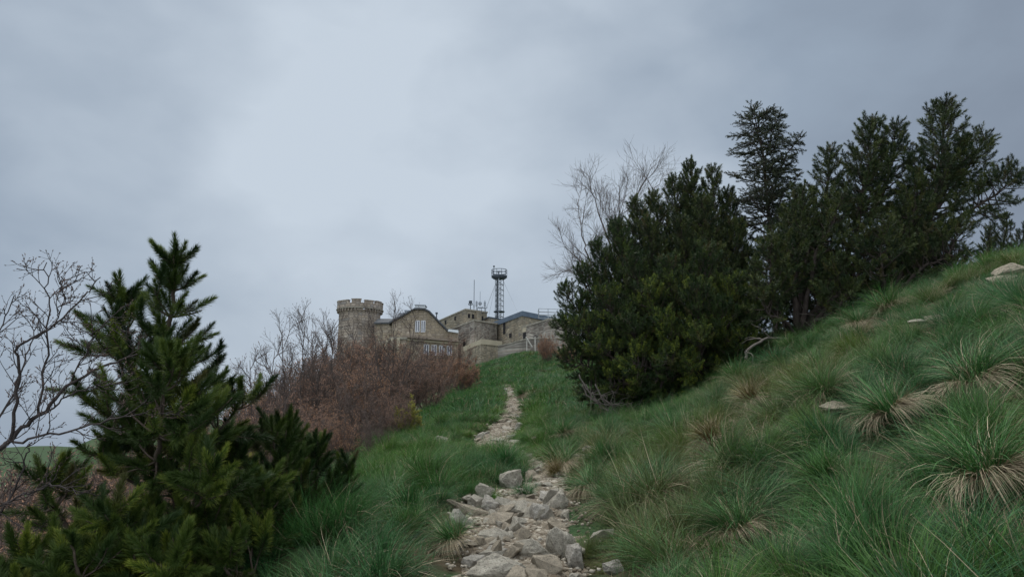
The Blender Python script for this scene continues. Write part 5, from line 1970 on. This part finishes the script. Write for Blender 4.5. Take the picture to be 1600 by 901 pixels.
for dx in (-.2, .2):
    m.bar((lx + .1 + dx, LY - .5, z0), (lx + .1 + dx, LY - .5, z1), .04, 4)
for i in range(28):
    zz = z0 + (z1 - z0) * i / 28
    m.bar((lx - .1, LY - .5, zz), (lx + .3, LY - .5, zz), .03, 4)
T.part('ladder', m, M_STEEL)
m = MB()
ringseg(m, (lx, LY), 0.02, 1.0, lz(487.5), lz(486.3), 0, 2 * math.pi, 16)
T.part('rest_platform', m, M_STEEL)
m = MB()
ringseg(m, (lx, LY), 0.02, 1.42, lz(433.6), lz(430.8), 0, 2 * math.pi, 24)
ringseg(m, (lx, LY), 0.02, 1.15, lz(435.4), lz(433.6) - .004, 0, 2 * math.pi, 24)
pf = T.part('platform', m, M_STEEL)
m = MB()
for zz in (lz(421.8), lz(426)):
    ringseg(m, (lx, LY), 1.36, 1.42, zz - .07, zz + .03, 0, 2 * math.pi, 24)
for k in range(10):
    a_ = k * 2 * math.pi / 10
    m.bar((lx + 1.39 * math.cos(a_), LY + 1.39 * math.sin(a_), lz(431)), (lx + 1.39 * math.cos(a_), LY + 1.39 * math.sin(a_), lz(421.6)), .035, 4)
T.part('railing', m, M_STEEL)
m = MB()
m.bar((lx - .95, LY - .9, lz(431)), (lx - .95, LY - .9, lz(417.8)), .05)
m.box((lx - .95, LY - .9, lz(417.8)), (.3, .3, .25))
T.part('beacon_post', m, M_STEEL)
m = MB()
m.bar((lx - .1, LY, lz(431)), (lx - .1, LY, lz(424)), .12)
T.part('instrument', m, M_STEEL)
for q, h in ((W(809, 488, 118), 440), (W(761, 478, 132), 446), (W(764, 492, 120), 449)):
    m = MB()
    m.bar((lx + (.8 if q[0] > lx else -.8), LY, lz(h)), q, .028, 4)
    T.part('guy_wire', m, M_GALV)

# antennas on the roof of the tall block
zr = W(727, 482, 120)[2]


def antenna(px, top, Y, r, label, heads=(), mat=M_STEEL):
    b = W(px, 488, Y)
    b[2] = zr - .05
    T = Thing('antenna', label, 'antenna', b)
    m = MB()
    m.bar(b, (b[0], b[1], W(px, top, Y)[2]), r)
    T.part('mast', m, mat)
    for kind, py, s in heads:
        zz = W(px, py, Y)[2]
        m = MB()
        if kind == 'box':
            m.box((b[0], b[1] - .05, zz), (s, s, s * 1.1), .4)
        elif kind == 'arm':
            m.box((b[0], b[1], zz), (s * 2.6, .12, .12))
            m.box((b[0] + s * 1.2, b[1], zz + s * .5), (.16, .16, s))
            m.box((b[0] - s * 1.2, b[1], zz + s * .4), (.16, .16, s * .8))
        elif kind == 'ball':
            for j in range(5):
                a0, a1 = -1.4 + j * .56, -1.4 + (j + 1) * .56
                ringseg(m, (b[0], b[1]), 0.01, s * .5 * math.cos((a0 + a1) / 2), zz + s * .5 * math.sin(a0), zz + s * .5 * math.sin(a1), 0, 6.2832, 10)
        else:
            ringseg(m, (b[0], b[1]), 0.01, s * .5, zz - s * 1.2, zz + s * 1.2, 0, 6.2832, 10)
        T.part({'box': 'sensor_box', 'arm': 'cross_arm', 'ball': 'dome', 'tube': 'radiator'}[kind], m, M_GALV if kind in ('tube', 'ball') else mat)


antenna(735, 471, 121, .08, 'short mast with a dark camera like head, leftmost on the antenna roof', (('box', 472, .45), ('arm', 476, .25)))
antenna(740.5, 437, 121.2, .055, 'very tall thin whip antenna on the antenna roof', (('tube', 478, .22),))
antenna(744.5, 470, 122, .07, 'pale stubby tube antenna right beside the tall whip', (('tube', 474.5, .34),), M_GALV)
antenna(750, 455, 122, .045, 'mast with a round pale dome and a thin rod on top', (('ball', 474, .62), ('arm', 481, .22)), M_GALV)
antenna(757.5, 469, 122.5, .075, 'pale tube antenna at the right end of the antenna roof', (('tube', 475, .34), ('arm', 481, .3)), M_GALV)
T = Thing('roof_rail', 'low handrail between the antennas on the tall block', 'railing', W(750, 485, 121.5))
m = MB()
a, b = W(746, 480, 121.5), W(759, 481.5, 121.5)
m.bar(a, b, .05)
T.part('rail', m, M_STEEL)
for u in (0, .5, 1):
    m = MB()
    q = a + (b - a) * u
    m.bar(q, q - (0, 0, 1.0), .05)
    T.part('post', m, M_STEEL)

# far lattice mast above the left slope
q = W(381, 583, 420)
gz = hz(q[0], q[1])
T = Thing('far_mast', 'faint distant lattice mast just above the foreground pine tips, far left of the thicket', 'mast', (q[0], q[1], gz))
m = MB()
for dx, dy in ((-1, -1), (1, -1), (1, 1), (-1, 1)):
    m.bar((q[0] + dx * 1.5, q[1] + dy * 1.5, gz), (q[0] + dx * 1.4, q[1] + dy * 1.4, q[2]), .16, 4)
nz = 16
h = q[2] - gz
for i in range(nz):
    za, zc = gz + h * i / nz, gz + h * (i + 1) / nz
    for (dx, dy), (ex, ey) in (((-1, -1), (1, -1)), ((1, -1), (1, 1)), ((1, 1), (-1, 1)), ((-1, 1), (-1, -1))):
        m.bar((q[0] + dx * 1.45, q[1] + dy * 1.45, za), (q[0] + ex * 1.45, q[1] + ey * 1.45, zc), .09, 4)
T.part('frame', m, M_GALV)
m = MB()
m.box((q[0], q[1], q[2] - 1.5), (2.6, 2.6, .3))
m.box((q[0] - 2.2, q[1], q[2] - 6), (1.2, 1.2, 5))
T.part('equipment', m, M_GALV)
